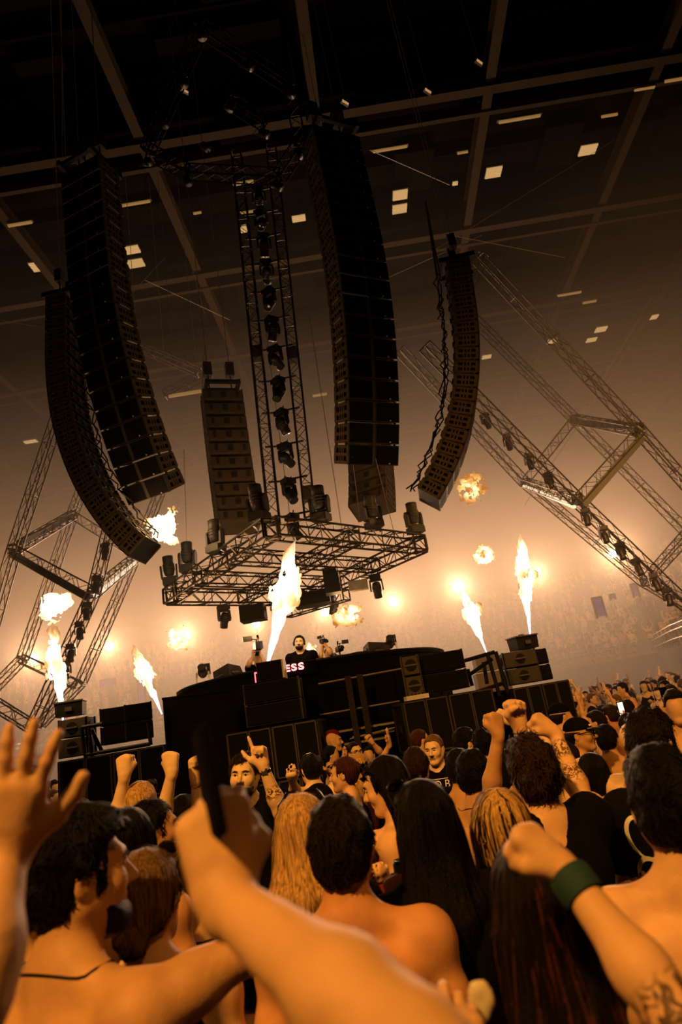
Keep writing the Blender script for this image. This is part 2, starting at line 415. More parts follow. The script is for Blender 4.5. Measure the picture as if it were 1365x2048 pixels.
def roof_lamp(u, v, w, h, m, label, slats, z=25.9, name='roof_reflection_panel', grp='roof panels with painted reflections'):
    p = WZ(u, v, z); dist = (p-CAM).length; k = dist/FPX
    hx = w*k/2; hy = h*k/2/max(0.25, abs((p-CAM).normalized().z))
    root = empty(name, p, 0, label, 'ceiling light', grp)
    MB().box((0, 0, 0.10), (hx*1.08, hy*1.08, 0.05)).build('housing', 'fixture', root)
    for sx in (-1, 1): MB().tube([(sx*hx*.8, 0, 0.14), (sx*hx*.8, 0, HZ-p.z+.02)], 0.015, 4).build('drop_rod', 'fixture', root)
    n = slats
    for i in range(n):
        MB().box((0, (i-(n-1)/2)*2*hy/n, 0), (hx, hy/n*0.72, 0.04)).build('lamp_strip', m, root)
_rl = [(80, 533, 30, 14, 3, 'louvred reflection-painted roof panel left of the leftmost speaker hang'), (263, 500, 28, 13, 2, 'pale reflection-painted roof panel, upper one of the pair right of the left speaker hang'),
       (272, 527, 28, 14, 2, 'two-strip reflection-painted roof panel, lower one of the pair right of the left speaker hang'), (801, 390, 26, 15, 4, 'louvred reflection-painted roof panel, upper one of the pair beside the middle speaker hang'),
       (800, 418, 26, 14, 3, 'louvred reflection-painted roof panel, lower one of the pair beside the middle speaker hang'), (988, 345, 27, 15, 4, 'louvred reflection-painted roof panel high in the centre right roof bay'),
       (1177, 300, 28, 13, 4, 'dim louvred roof panel high in the right-hand roof bay'), (911, 367, 9, 6, 1, 'tiny reflection-painted roof panel above the thin right speaker hang'),
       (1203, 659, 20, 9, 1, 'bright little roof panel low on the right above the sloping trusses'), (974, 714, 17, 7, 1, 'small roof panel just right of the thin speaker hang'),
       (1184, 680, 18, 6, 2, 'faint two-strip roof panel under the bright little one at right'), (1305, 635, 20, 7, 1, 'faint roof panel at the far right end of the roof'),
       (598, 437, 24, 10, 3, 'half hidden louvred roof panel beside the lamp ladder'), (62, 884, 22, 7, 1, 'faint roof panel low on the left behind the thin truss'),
       (1103, 683, 20, 8, 1, 'roof panel with painted glow behind the upper sloping truss'), (486, 458, 14, 12, 3, 'louvred roof panel seen through the lamp ladder')]
for u, v, w, h, n, lb in _rl: roof_lamp(u, v, w, h, 'roof_reflection', lb, n)
_sl = [(265, 408, 62, 4, 'amber strip light above the pair of roof panels at left'), (40, 448, 40, 4, 'amber strip light near the left edge of the roof'), (1040, 238, 70, 4, 'long amber strip light high in the right roof'),
       (781, 298, 60, 4, 'amber strip light beside the top of the middle speaker hang'), (1290, 177, 32, 3, 'short amber strip light in the top right roof'), (1220, 231, 26, 3, 'thin reddish strip light in the top right roof'),
       (1350, 160, 30, 3, 'amber strip light cut by the right edge'), (926, 305, 18, 3, 'tiny reddish strip light above the small roof panel'), (487, 366, 36, 5, 'amber strip light crossing behind the lamp ladder'),
       (496, 424, 26, 3, 'second amber strip light behind the lamp ladder'), (395, 426, 14, 3, 'tiny amber strip light left of the lamp ladder'), (1140, 588, 42, 3, 'faint strip light along the lower right girder'),
       (1180, 604, 24, 3, 'faint short strip light below the lower right girder'), (640, 790, 28, 4, 'faint strip light between the lamp ladder and the middle speaker hang')]
for u, v, w, h, lb in _sl: roof_lamp(u, v, w, h, 'strip_light', lb, 1, 25.2, 'strip_light', 'amber roof strip lights')

# ------------------------------------------------------------------ stands
FRONT = [(10.2, 4), (11.6, 14), (13.2, 24), (15.0, 33), (17.4, 41), (12.0, 48), (-6, 50), (-22, 45), (-34, 32), (-40, 12)]
NROW, DR, DZ, Z0 = 20, 0.8, 0.40, 2.85
def offset(d):
    out = []; P = [Vector((x, y)) for x, y in FRONT]
    for i, p in enumerate(P):
        t0 = (P[i]-P[i-1]).normalized() if i else None; t1 = (P[i+1]-P[i]).normalized() if i < len(P)-1 else None
        t0 = t0 or t1; t1 = t1 or t0
        n0 = Vector((t0.y, -t0.x)); n1 = Vector((t1.y, -t1.x)); n = (n0+n1).normalized()
        out.append(p+n*(d/max(0.5, n.dot(n0))))
    return out
OFF = [offset(DR*i) for i in range(NROW+2)]
gs = empty('grandstand', (0, 48, 0)); gs['kind'] = 'structure'
for i in range(NROW):
    a, b = OFF[i], OFF[i+1]; z = Z0+DZ*i; zl = z-(DZ if i else Z0); mb = MB(); n = len(a)
    vs = [(p.x, p.y, zl) for p in a]+[(p.x, p.y, z) for p in a]+[(p.x, p.y, z) for p in b]
    fs = [(k, n+k, n+k+1, k+1) for k in range(n-1)]+[(n+k, 2*n+k, 2*n+k+1, n+k+1) for k in range(n-1)]
    mb.add(vs, fs); mb.build('step' if i else 'front_wall', 'concrete' if i else 'fascia', gs, gs.location)
a, b = OFF[NROW], OFF[NROW]; n = len(a); zt = Z0+DZ*(NROW-1)
MB().add([(p.x, p.y, zt) for p in a]+[(p.x, p.y, zt+3.2) for p in a], [(k, n+k, n+k+1, k+1) for k in range(n-1)]).build('back_wall', 'wall', gs, gs.location)
# front rail
mb = MB()
for h in (0.35, 0.75, 1.0): mb.tube([(p.x, p.y, Z0+h) for p in OFF[0]], 0.03, 5)
def along(pts, step):
    out = []; carry = 0.0
    for i in range(len(pts)-1):
        a, b = pts[i], pts[i+1]; L = (b-a).length; t = (b-a)/L; s = carry
        while s < L: out.append((a+t*s, t)); s += step
        carry = s-L
    return out
for p, t in along(OFF[0], 2.0): mb.tube([(p.x, p.y, Z0), (p.x, p.y, Z0+1.0)], 0.025, 4)
mb.build('front_rail', 'rail', gs, gs.location)
# seats: far too many and small to pick apart
mb = MB(); sr = random.Random(2)
for i in range(1, NROW):
    z = Z0+DZ*i
    for p, t in along(offset(DR*i+0.45), 0.62):
        if p.y < 16 or (p.x < -26 and p.y < 30): continue
        r = basis((t.x, t.y, 0), (-t.y, t.x, 0), (0, 0, 1)); n = Vector((t.y, -t.x, 0)); c = Vector((p.x, p.y, z))
        mb.box(c+Vector((0, 0, 0.40)), (0.22, 0.18, 0.03), r); mb.box(c+n*0.2+Vector((0, 0, 0.62)), (0.22, 0.03, 0.22), r)
so = mb.build('seat_rows', 'seat', gs, gs.location); so['kind'] = 'stuff'
# stairway and purple-lit portals
def stand_spot(i, s):
    """row i, place s metres along the front edge"""
    pts = offset(DR*i+0.4); acc = 0; ref = FRONT
    for k in range(len(pts)-1):
        L = (Vector(ref[k+1])-Vector(ref[k])).length
        if acc+L >= s:
            f = (s-acc)/L; p = pts[k].lerp(pts[k+1], f); t = (pts[k+1]-pts[k]).normalized(); return Vector((p.x, p.y, Z0+DZ*i)), t
        acc += L
    return Vector((pts[-1].x, pts[-1].y, Z0+DZ*i)), t
for nst, s in enumerate((27.5, 66.0, 92.0)):
    for i in range(NROW):
        p, t = stand_spot(i, s); r = basis((t.x, t.y, 0), (-t.y, t.x, 0), (0, 0, 1))
        MB().box(p+Vector((0, 0, 0.09)), (0.75, 0.40, 0.10), r).build('stair_tread', 'pale_box' if False else 'concrete', gs, gs.location)
def portal(u, v, y, w, h, label):
    p = W(u, v, y); root = empty('lit_portal', p, 0, label, 'doorway light', 'purple-lit doorways in the stands')
    MB().box((0, 0.1, 0), (w/2, 0.04, h/2)).build('lit_back', 'purple_light', root)
    mb = MB(); mb.box((-w/2-0.04, 0.1, 0), (0.04, 0.08, h/2+0.08)); mb.box((w/2+0.04, 0.1, 0), (0.04, 0.08, h/2+0.08)); mb.box((0, 0.1, h/2+0.04), (w/2, 0.08, 0.04))
    mb.build('door_surround', 'concrete', root)
portal(1200, 1214, 36.0, 0.42, 1.0, 'tall purple-lit doorway in the right stand above the stairs')
portal(1272, 1180, 40.0, 0.28, 0.7, 'slim purple light at the top right of the stand')
portal(1227, 1193, 40.0, 0.22, 0.22, 'tiny bright violet square light in the right stand')
portal(282, 1378, 45.0, 0.4, 1.6, 'purple-lit doorway in the left stand beside a flame jet')
portal(215, 1365, 48.0, 1.0, 0.4, 'faint violet glow in the far left stand')

# ------------------------------------------------------------------ blinders on the back rail
_bl = [(917, 1173, 1.0, 'blinder lamp above the slim right flame jet'), (787, 1203, .8, 'blinder lamp right of the hanging square truss'), (650, 1225, .6, 'blinder lamp just above and right of the DJ'),
       (512, 1248, .6, 'blinder lamp left of the big middle flame'), (372, 1270, .9, 'blinder lamp glaring behind the small fireball'), (219, 1293, .8, 'blinder lamp between the two left flame jets'),
       (68, 1317, 1.0, 'blinder lamp at the far left by the truss joint'), (1071, 1146, .9, 'blinder lamp beside the tallest right flame jet'), (1226, 1108, 1.1, 'blinder lamp glaring through the sloping right truss')]
for u, v, s, lb in _bl:
    p = W(u, v, 56.0); root = empty('blinder_light', p, 0, lb, 'stage light', 'row of blinder lamps at the back of the hall')
    aim = Vector((p.x*0.5-0.3, 22, 7.0)); q = (aim-p).to_track_quat('-Z', 'Y'); root.rotation_euler = q.to_euler()
    mt = Matrix.Identity(3)
    MB().lathe([(0.16, 0.55), (0.34, 0.45), (0.40, 0.05), (0.40, 0.0)], 14).build('housing', 'fixture', root)
    MB().lathe([(0.34, 0.0), (0.30, -0.05), (0.0, -0.07)], 14, cap=False).build('lens', 'blinder_lens', root)
    MB().tube([(-0.44, 0, 0.2), (-0.44, 0.5, 0.2), (0.44, 0.5, 0.2), (0.44, 0, 0.2)], 0.025).build('bracket', 'fixture', root)
    l = spot('blinder_lamp', p+(aim-p).normalized()*0.25, aim, BLIND_E*s, (1.0, 1.0, 0.90), 80, 1.0, 0.3)
    l = spot('added_amber_flood', p+(aim-p).normalized()*0.25+Vector((0, 0, -.3)), aim+Vector((0, 0, 4)), AMBER_E*s, (1.0, 0.40, 0.07), 88, 1.0, 0.3)  # added lamp without its own fixture, colours the haze amber

# ------------------------------------------------------------------ stage haze: thin air over the near crowd, thicker beyond the stage
def haze_mat(name, ds, da, g):
    m = bpy.data.materials.new(name); m.use_nodes = True; t = m.node_tree; t.nodes.clear(); o = t.nodes.new('ShaderNodeOutputMaterial')
    vs = t.nodes.new('ShaderNodeVolumeScatter'); va = t.nodes.new('ShaderNodeVolumeAbsorption'); ad = t.nodes.new('ShaderNodeAddShader')
    vs.inputs['Color'].default_value = (1.0, 0.90, 0.75, 1); vs.inputs['Density'].default_value = ds; vs.inputs['Anisotropy'].default_value = g
    va.inputs['Color'].default_value = (1.0, 0.60, 0.32, 1); va.inputs['Density'].default_value = da
    t.links.new(vs.outputs[0], ad.inputs[0]); t.links.new(va.outputs[0], ad.inputs[1]); t.links.new(ad.outputs[0], o.inputs['Volume'])
    m.cycles.homogeneous_volume = True
    M[name] = m
haze_mat('haze_thin', 0.0070, 0.0015, 0.35); haze_mat('haze_thick', 0.0165, 0.004, 0.35)
for nm, y0, zt, lb in (('haze_thin', 13.0, 16.5, 'thin warm stage haze filling the hall from the stage back'), ('haze_thick', 20.0, 16.0, 'denser stage haze in front of the rear stands')):
    o = MB().box((0, (y0+HY1-.3)/2, zt/2+0.05), (HX-.3, (HY1-.3-y0)/2, zt/2), None).build('haze', nm); prop(o, lb, 'haze', None, 'stuff')
# ================================================================== RIG IN THE AIR
# ---- line array cabinets: front faces local -Y, top face at z = +h/2
CW, CHH, CDP = 1.06, 0.40, 0.62
def cab_meshes():
    w, h, d = CW/2, CHH/2-0.012, CDP
    d0 = {}
    mb = MB(); bh = h*0.72
    mb.hexa([(-w*.93, 0.0, -h), (w*.93, 0.0, -h), (w*.93, d, -bh), (-w*.93, d, -bh), (-w*.93, 0.0, h), (w*.93, 0.0, h), (w*.93, d, bh), (-w*.93, d, bh)]); d0['cabinet'] = mb.mesh('cabinet', 'cab')
    mb = MB(); mb.hexa([(-w*.93, 0.0, -h), (w*.93, 0.0, -h), (w*.93, d, -bh), (-w*.93, d, -bh), (-w*.93, 0.0, h), (w*.93, 0.0, h), (w*.93, d, bh), (-w*.93, d, bh)]); d0['cabinet_pale'] = mb.mesh('cabinet', 'cab_haze_tone')
    for s in (-1, 1):
        mb = MB(); mb.box((s*0.275, -0.015, 0), (0.235, 0.015, h*0.90)); d0['grille%d' % s] = mb.mesh('grille_panel', 'grille')
        mb = MB()
        for z in (-1, 1): mb.box((s*0.275, -0.012, z*h*0.95), (0.25, 0.016, 0.008))
        for x in (-1, 1): mb.box((s*0.275+x*0.243, -0.012, 0), (0.007, 0.016, h*0.95))
        d0['gframe%d' % s] = mb.mesh('grille_frame', 'cab_edge')
        # side plate: bars leaving six square openings
        mb = MB(); x = s*w*0.955; mz = h*0.86
        for z in (-1, 0, 1): mb.box((x, d*0.5, z*mz*0.92), (0.014, d*0.46, 0.030))
        for y in (0.07, 0.36, 0.50, 0.64, 0.93): mb.box((x, d*y, 0), (0.012, 0.022 if 0.3 < y < 0.7 else 0.045, mz*0.92))
        d0['side%d' % s] = mb.mesh('side_plate', 'port_plate')
    mb = MB(); mb.box((0, -0.008, 0), (0.03, 0.014, h)); d0['strip'] = mb.mesh('centre_strip', 'strip')
    mb = MB(); mb.lathe([(0.016, 0), (0.014, 0.012), (0.0, 0.014)], 8, Matrix.Translation((0.33, -0.03, -h*0.80)) @ Matrix.Rotation(R_(90), 4, 'X'), cap=False); d0['badge'] = mb.mesh('badge', 'badge')
    mb = MB()
    for z in (-0.06, 0.0, 0.06): mb.box((0, d+0.01, z), (0.07, 0.012, 0.018))
    mb.box((-0.36, d+0.02, 0), (0.03, 0.02, 0.08)); mb.box((0.36, d+0.02, 0), (0.03, 0.02, 0.08)); d0['conn'] = mb.mesh('connector_plate', 'cab_edge')
    mb = MB()
    for s in (-1, 1): mb.box((s*w*0.97, d*0.2, h), (0.012, 0.03, 0.05)); mb.box((s*w*0.97, d*0.85, h*0.8), (0.012, 0.03, 0.06))
    d0['rig'] = mb.mesh('rigging_link', 'cab_edge')
    return d0
CAB = cab_meshes()
def line_array(top, yaw, n, pitches, label, chains_to=24.5, pale=False, cables=0, k=1.0):
    """top: world point of the front top edge; yaw: facing direction from -Y turned about Z; pitches: downward tilt of each box (deg)"""
    root = empty('line_array', top, yaw, label, 'speaker array', 'hanging line arrays round the stage', scale=k)
    pos = Vector((0, 0, 0)); back = []
    for i in range(n):
        a = R_(pitches[i]); r = Matrix.Rotation(a, 3, 'X')       # tilt the front face downwards
        c = pos + r @ Vector((0, 0, -CHH/2))
        cab = link('cabinet', CAB['cabinet_pale' if pale else 'cabinet'], root, c, (a, 0, 0))
        for s in (-1, 1):
            link('grille_panel', CAB['grille%d' % s], cab); link('grille_frame', CAB['gframe%d' % s], cab); link('side_plate', CAB['side%d' % s], cab)
        link('centre_strip', CAB['strip'], cab); link('rigging_link', CAB['rig'], cab)['kind'] = 'stuff'
        if not pale: link('badge', CAB['badge'], cab)
        if pale or cables: link('connector_plate', CAB['conn'], cab)['kind'] = 'stuff'
        back.append(c + r @ Vector((0, CDP+0.06, 0)))
        pos = pos + r @ Vector((0, 0, -CHH))
    # bumper frame and hoists
    mb = MB()
    for s in (-1, 1): mb.box((s*0.42, 0.3, 0.12), (0.04, 0.5, 0.07))
    for y in (-0.1, 0.3, 0.75): mb.box((0, y, 0.13), (0.46, 0.04, 0.05))
    mb.build('bumper_frame', 'fixture', root)
    for s in (-0.3, 0.3):
        mb = MB(); mb.box((s, 0.3, 0.75), (0.11, 0.10, 0.2)); mb.tube([(s, 0.3, 0.2), (s, 0.3, 0.6)], 0.02, 5); mb.build('chain_hoist', 'fixture', root)
        MB().tube([(s, 0.3, 0.95), (s, 0.3, (chains_to-top[2])/k)], 0.012, 4).build('lift_chain', 'wire', root)
    MB().box((0.3, 0.19, 0.72), (0.05, 0.012, 0.09)).build('tag', 'red_tag', root)
    for c in range(cables):
        cr = random.Random(c+int(top[0]*10)); pts = []
        for i, b in enumerate(back):
            pts.append(b+Vector((cr.uniform(-.18, .18)+(c-1)*0.1, 0.05+0.12*abs(math.sin(i*0.9+c))+cr.uniform(0, .06), 0.12)))
            pts.append(b+Vector((cr.uniform(-.2, .2)+(c-1)*0.1, 0.1+cr.uniform(0, .25), -0.06)))
        MB().tube([(0.1*(c-1), 0.7, 2.5)]+pts, 0.02, 5).build('signal_cable', 'cable', root)
    return root
def ramp(n, a, b, start=0.35, pw=1.6):
    return [a+(b-a)*max(0.0, (i/(n-1)-start)/(1-start))**pw for i in range(n)]
A1 = line_array(tuple(W(672, 262, 10.4)), R_(27), 18, ramp(18, -1, 25, .25, 1.2), 'big front-facing speaker hang in the middle, showing two columns of black grilles')
A2 = line_array(tuple(W(160, 330, 10.9)), R_(-21), 19, ramp(19, 2, 30, .25, 1.2), 'big angled speaker hang at left showing grilles and its ported right side')
A3_ = line_array(tuple(W(113, 612, 12.4)), R_(-96), 22, ramp(22, -2, 40, .15, 1.3), 'edge-on speaker hang at the far left with two columns of square ports', cables=2, k=.76)
A4 = line_array(tuple(W(936, 536, 12.2)), R_(84), 18, ramp(18, 5, 40, .15, 1.3), 'edge-on speaker hang at right with square ports and cables down its back', cables=4, k=.78)
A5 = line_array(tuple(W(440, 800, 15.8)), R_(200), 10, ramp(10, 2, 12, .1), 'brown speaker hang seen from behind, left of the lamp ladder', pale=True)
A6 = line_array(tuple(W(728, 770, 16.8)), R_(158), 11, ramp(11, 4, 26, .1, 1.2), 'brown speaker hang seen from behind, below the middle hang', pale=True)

# ---- trusses
def truss_parts(parent, A, B, w, m='truss_metal', n=None, chord_r=None, up=Vector((0, 0, 1)), name='beam', origin=(0, 0, 0), extra=None):
    """one box truss from A to B as a part: chords are sub-parts, lattice joined"""
    A = Vector(A); B = Vector(B); t = (B-A).normalized(); L = (B-A).length
    s = t.cross(up); s = s.normalized() if s.length > 0.1 else t.orthogonal().normalized(); q = s.cross(t).normalized()
    r = chord_r or w*0.075; h = w/2; O = Vector(origin)
    n = n or max(2, int(L/(w*1.05)))
    mb = MB(); cs = [s*h*a+q*h*b for a, b in ((-1, -1), (1, -1), (1, 1), (-1, 1))]
    for i in range(n):
        p0 = A+t*(L*i/n); p1 = A+t*(L*(i+1)/n)
        for k in range(4):
            a, b = cs[k], cs[(k+1) % 4]
            if i % 2: a, b = b, a
            mb.tube([p0+a, p1+b], r*0.55, 3, cap=False)
        if i % 3 == 0:
            for k in range(4): mb.tube([p0+cs[k], p0+cs[(k+1) % 4]], r*0.55, 3, cap=False)
    beam = mb.build(name, m, parent, O); beam['kind'] = 'stuff'
    for k in range(4): MB().tube([A+cs[k]-O, B+cs[k]-O], r, 6).build('chord', m, beam)
    mb = MB()
    for p in (A, B):
        for k in range(4): mb.tube([p+cs[k]-O, p+cs[(k+1) % 4]-O], r*1.1, 5)
    mb.build('end_frame', m, beam)['kind'] = 'stuff'
    return beam
# ---- moving head lamp prototypes
def make_mover(name='moving_head_light', m='fixture', tilt=0, lens='lens'):
    root = empty(name)
    mb = MB(); mb.box((0, 0, 0.07), (0.17, 0.14, 0.07)); mb.box((0, 0, 0.15), (0.12, 0.12, 0.02)); mb.build('base', m, root)
    for s in (-1, 1):
        mb = MB(); mb.prism([(s*0.155, -0.07, 0.16), (s*0.155, 0.07, 0.16), (s*0.165, 0.075, 0.42), (s*0.165, 0.03, 0.50), (s*0.165, -0.03, 0.50), (s*0.165, -0.075, 0.42)], (s*0.045, 0, 0)); mb.build('yoke_arm', m, root)
    MB().box((0, 0, 0.18), (0.19, 0.06, 0.025)).build('yoke', m, root)
    mt = Matrix.Translation((0, 0, 0.44)) @ Matrix.Rotation(R_(tilt), 4, 'X')
    hd = MB().lathe([(0.07, -0.21), (0.115, -0.19), (0.135, -0.10), (0.14, 0.05), (0.125, 0.14), (0.13, 0.16), (0.13, 0.27), (0.118, 0.28)], 16, mt).build('head', m, root, smooth=True)
    mb = MB()
    for z in (-0.06, 0.0, 0.06): mb.lathe([(0.143, z-0.012), (0.15, z), (0.143, z+0.012)], 16, mt, cap=False)
    mb.build('cooling_rib', m, hd)['kind'] = 'stuff'
    MB().lathe([(0.112, 0.283), (0.06, 0.292), (0, 0.294)], 16, mt, cap=False).build('lens', lens, hd, smooth=True)
    mb = MB()
    for s in (-1, 1): mb.tube([(s*0.1, 0, 0), (s*0.1, 0, -0.05), (s*0.1+0.03, 0, -0.09)], 0.02, 5)
    mb.build('clamp', m, root)['kind'] = 'stuff'
    return reg(root)
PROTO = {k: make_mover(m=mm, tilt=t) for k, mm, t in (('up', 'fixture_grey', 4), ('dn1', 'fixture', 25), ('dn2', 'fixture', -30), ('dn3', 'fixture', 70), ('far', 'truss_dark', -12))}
USED = set()
def mover(kind, loc, rot, label, group, k=1.0):
    o = PROTO[kind]
    if kind in USED: o = copy_tree(o)
    USED.add(kind); o.location = loc; o.rotation_euler = rot; o.scale = (k,)*3
    return prop(o, label, 'stage light', group)

# ---- hanging square frame over the stage
FC = Vector((-1.38, 14.85, 5.5)); fa = Vector((0.09, -3.65, 0)); fb = Vector((3.03, -0.52, 0))
near, far, lef, rig = FC+fa, FC-fa, FC-fb, FC+fb
FR = empty('square_truss_frame', FC, 0, 'dark square truss frame hanging over the stage, carrying upright lamps', 'truss')
for a, b in ((near, lef), (near, rig), (lef, far), (rig, far)): truss_parts(FR, a, b, 0.34, 'truss_metal', origin=FC)
for f, z in ((0.33, -0.02), (0.66, -0.02)):
    truss_parts(FR, near.lerp(lef, f)+Vector((0, 0, z)), rig.lerp(far, f)+Vector((0, 0, z)), 0.28, 'truss_dark', origin=FC)
truss_parts(FR, lef.lerp(far, .5)+Vector((0, 0, 0.0)), near.lerp(rig, .5), 0.28, 'truss_dark', origin=FC)
truss_parts(FR, lef.lerp(far, .85)+Vector((0, 0, -.4)), rig.lerp(far, .6)+Vector((0, 0, -.4)), 0.28, 'truss_dark', origin=FC)
MB().box(FC+Vector((0.3, 1.6, -0.45)), (0.45, 0.3, 0.16)).build('junction_box', 'cab_brown', FR, FC)
MB().box(FC+Vector((-1.3, 1.9, -0.5)), (0.32, 0.25, 0.2)).build('junction_box', 'cab_brown', FR, FC)
MB().box(FC+Vector((0.9, 0.2, -0.35)), (0.18, 0.2, 0.3)).build('junction_box', 'fixture', FR, FC)
MB().box(FC+Vector((1.5, 1.0, -0.4)), (0.24, 0.1, 0.12)).build('name_board', 'pale_box', FR, FC)
for i, (a, b, f) in enumerate(((lef, far, .4), (rig, far, .55), (near, far, .8))):
    c = a.lerp(b, f); MB().tube([c, c+Vector((0.1, 0, 8))], 0.012, 4).build('hang_wire', 'wire', FR, FC)
_up = [(lef, near, .02, 'upright moving lamp on the left corner of the square truss'), (lef, near, .24, 'second upright moving lamp from the left corner of the square truss'), (lef, near, .54, 'upright moving lamp midway along the left edge of the square truss'),
       (lef, near, .93, 'largest upright moving lamp at the near corner of the square truss'), (near, rig, .30, 'upright moving lamp right of the ladder on the square truss'), (near, rig, .66, 'upright moving lamp in front of the right rear speaker hang'),
       (near, rig, .985, 'upright moving lamp at the right corner of the square truss')]
for i, (a, b, f, lb) in enumerate(_up):
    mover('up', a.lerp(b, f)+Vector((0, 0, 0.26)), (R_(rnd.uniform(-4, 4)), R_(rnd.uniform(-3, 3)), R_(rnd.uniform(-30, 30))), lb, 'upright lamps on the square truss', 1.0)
for i, (a, b, f) in enumerate(((rig, far, .35), (lef, far, .35), (rig, far, .72), (lef, far, .75))):
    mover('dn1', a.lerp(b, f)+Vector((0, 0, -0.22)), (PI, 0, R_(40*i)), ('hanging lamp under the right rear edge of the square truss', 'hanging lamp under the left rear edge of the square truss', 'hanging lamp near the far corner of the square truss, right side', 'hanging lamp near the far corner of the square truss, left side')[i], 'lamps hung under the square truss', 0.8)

# ---- lamp ladder: two upright trusses with lamps between
LB = W(585, 1042, 13.6); LT = W(508, 300, 12.9)
lad = empty('lamp_ladder', LB, 0, 'tall dark ladder of two trusses rising from the square truss with lamps between', 'truss')
sx = Vector((0.40, 0, 0))
for s in (-1, 1): truss_parts(lad, LB+sx*s*1.0, LT+sx*s*1.12, 0.24, 'truss_dark', up=Vector((0, 1, 0)), origin=LB)
_lv = [1030, 968, 905, 843, 783, 722, 664, 606, 548, 492, 440, 390]
for i, v in enumerate(_lv):
    f = (1042-v)/(1042-300); c = LB.lerp(LT, f)
    MB().tube([c-sx*1.1, c-sx*.5+Vector((0, 0, -.03)), c+sx*1.1], 0.025, 5).build('cross_bar', 'truss_dark', lad, LB)
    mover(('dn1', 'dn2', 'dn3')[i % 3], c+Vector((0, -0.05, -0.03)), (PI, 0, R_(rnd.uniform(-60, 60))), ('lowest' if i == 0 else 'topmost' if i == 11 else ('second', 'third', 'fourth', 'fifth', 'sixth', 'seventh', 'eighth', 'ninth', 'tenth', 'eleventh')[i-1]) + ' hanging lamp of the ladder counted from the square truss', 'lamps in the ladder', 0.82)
for s, v in ((-1, 728), (1, 742), (1, 1000)):
    c = LB.lerp(LT, (1042-v)/742.0)+sx*s*1.0; MB().box(c, (0.12, 0.12, 0.16)).build('sleeve_block', 'fixture_grey', lad, LB)

# ---- sloping truss tunnels at either side
def tunnel(label, lines, frames, w, bars):
    o0 = W(*lines[0][0]); root = empty('sloping_truss', o0, 0, label, 'truss')
    for ln in lines:
        for a, b in zip(ln[:-1], ln[1:]): truss_parts(root, W(*a), W(*b), w, 'truss_metal', n=max(4, int((W(*a)-W(*b)).length/0.55)), origin=o0)
    for a, b in frames: truss_parts(root, W(*a), W(*b), w, 'truss_metal', origin=o0, name='frame_beam')
    for a, b, m, r in bars:
        A, B = W(*a), W(*b); t = (B-A).normalized(); sd = t.cross(Vector((0, 0, 1))).normalized(); rm = basis(t, sd, t.cross(sd)*-1)
        MB().box((A+B)/2-o0, ((A-B).length/2, r, r), rm).build('light_bar', m, root)
    return root
YN, YF = 19.0, 23.5
tunnel('sloping truss tunnel at right with a diamond-shaped frame and hanging lamps',
       [[(955, 515, 17), (1280, 862, YN), (1420, 1020, YN+1)], [(935, 625, 20), (1150, 838, YF), (1420, 1110, YF+1)], [(850, 692, 17), (1155, 1000, YN), (1420, 1255, YN+1)], [(800, 700, 21), (1050, 965, YF), (1290, 1165, YF+1), (1400, 1228, YF+1)]],
       [((1150, 838, YF), (1280, 862, YN)), ((1280, 862, YN), (1155, 1000, YN)), ((1155, 1000, YN), (1050, 965, YF)), ((1050, 965, YF), (1150, 838, YF)), ((1290, 1165, YF+1), (1420, 1020, YN+1)), ((935, 575, 17.5), (968, 508, 17))], 0.30,
       [((1165, 1012, YN), (1284, 876, YN), 'fixture', 0.12), ((1048, 972, YF), (1150, 1014, YN), 'led_bar', 0.045), ((1150, 846, YF), (1283, 852, YN), 'fixture', 0.10)])
_rl2 = [(935, 798), (972, 842), (1017, 884), (1060, 922), (1098, 960), (1174, 1032), (1209, 1067), (1243, 1100), (1275, 1131), (1308, 1162), (1338, 1190)]
for i, (u, v) in enumerate(_rl2):
    mover('far', W(u-4, v-14, YN-0.1), (PI, R_(rnd.uniform(-8, 8)), R_(rnd.uniform(-50, 50))), 'hanging lamp number %s down the lower edge of the right sloping truss' % ('one two three four five six seven eight nine ten eleven'.split()[i]), 'lamps under the right sloping truss', 0.72)
YL, YM = 19.0, 23.0
tunnel('sloping truss tunnel at left with a diamond-shaped frame and lit bars',
       [[(130, 790, YL), (28, 1100, YL), (-30, 1300, YL)], [(172, 960, YM), (145, 1030, YM), (45, 1318, YM), (-30, 1395, YM)], [(222, 1045, YL), (188, 1185, YL), (66, 1455, YL)], [(320, 985, YM), (272, 1112, YM), (162, 1365, YM), (80, 1450, YM)]],
       [((28, 1100, YL), (188, 1185, YL)), ((188, 1185, YL), (275, 1112, YM)), ((275, 1112, YM), (145, 1030, YM)), ((145, 1030, YM), (28, 1100, YL)), ((45, 1318, YM), (150, 1368, YM)), ((-30, 1395, YL), (66, 1455, YL))], 0.30,
       [((24, 1108, YL), (178, 1196, YL), 'fixture', 0.11), ((190, 1192, YL), (278, 1120, YM), 'led_bar', 0.05), ((38, 1086, YL), (140, 1034, YM), 'fixture_grey', 0.08)])
for i, (u, v) in enumerate([(207, 1095), (190, 1160), (170, 1213), (155, 1252), (139, 1296), (128, 1330)]):
    mover('far', W(u+3, v-8, YL-0.2), (PI, R_(rnd.uniform(-8, 8)), R_(rnd.uniform(-50, 50))), 'hanging lamp number %s down the left sloping truss' % ('one two three four five six'.split()[i]), 'lamps on the left sloping truss', 0.72)
# thin far trusses and flown bars near the roof
bt = empty('flown_truss', W(270, 690, 22), 0, 'thin far truss running behind the left speaker hang to the rear hang', 'truss')
truss_parts(bt, W(270, 690, 22), W(400, 745, 22), 0.3, 'truss_metal', origin=bt.location)
truss_parts(bt, W(330, 790, 22), W(420, 745, 22), 0.3, 'truss_metal', origin=bt.location)

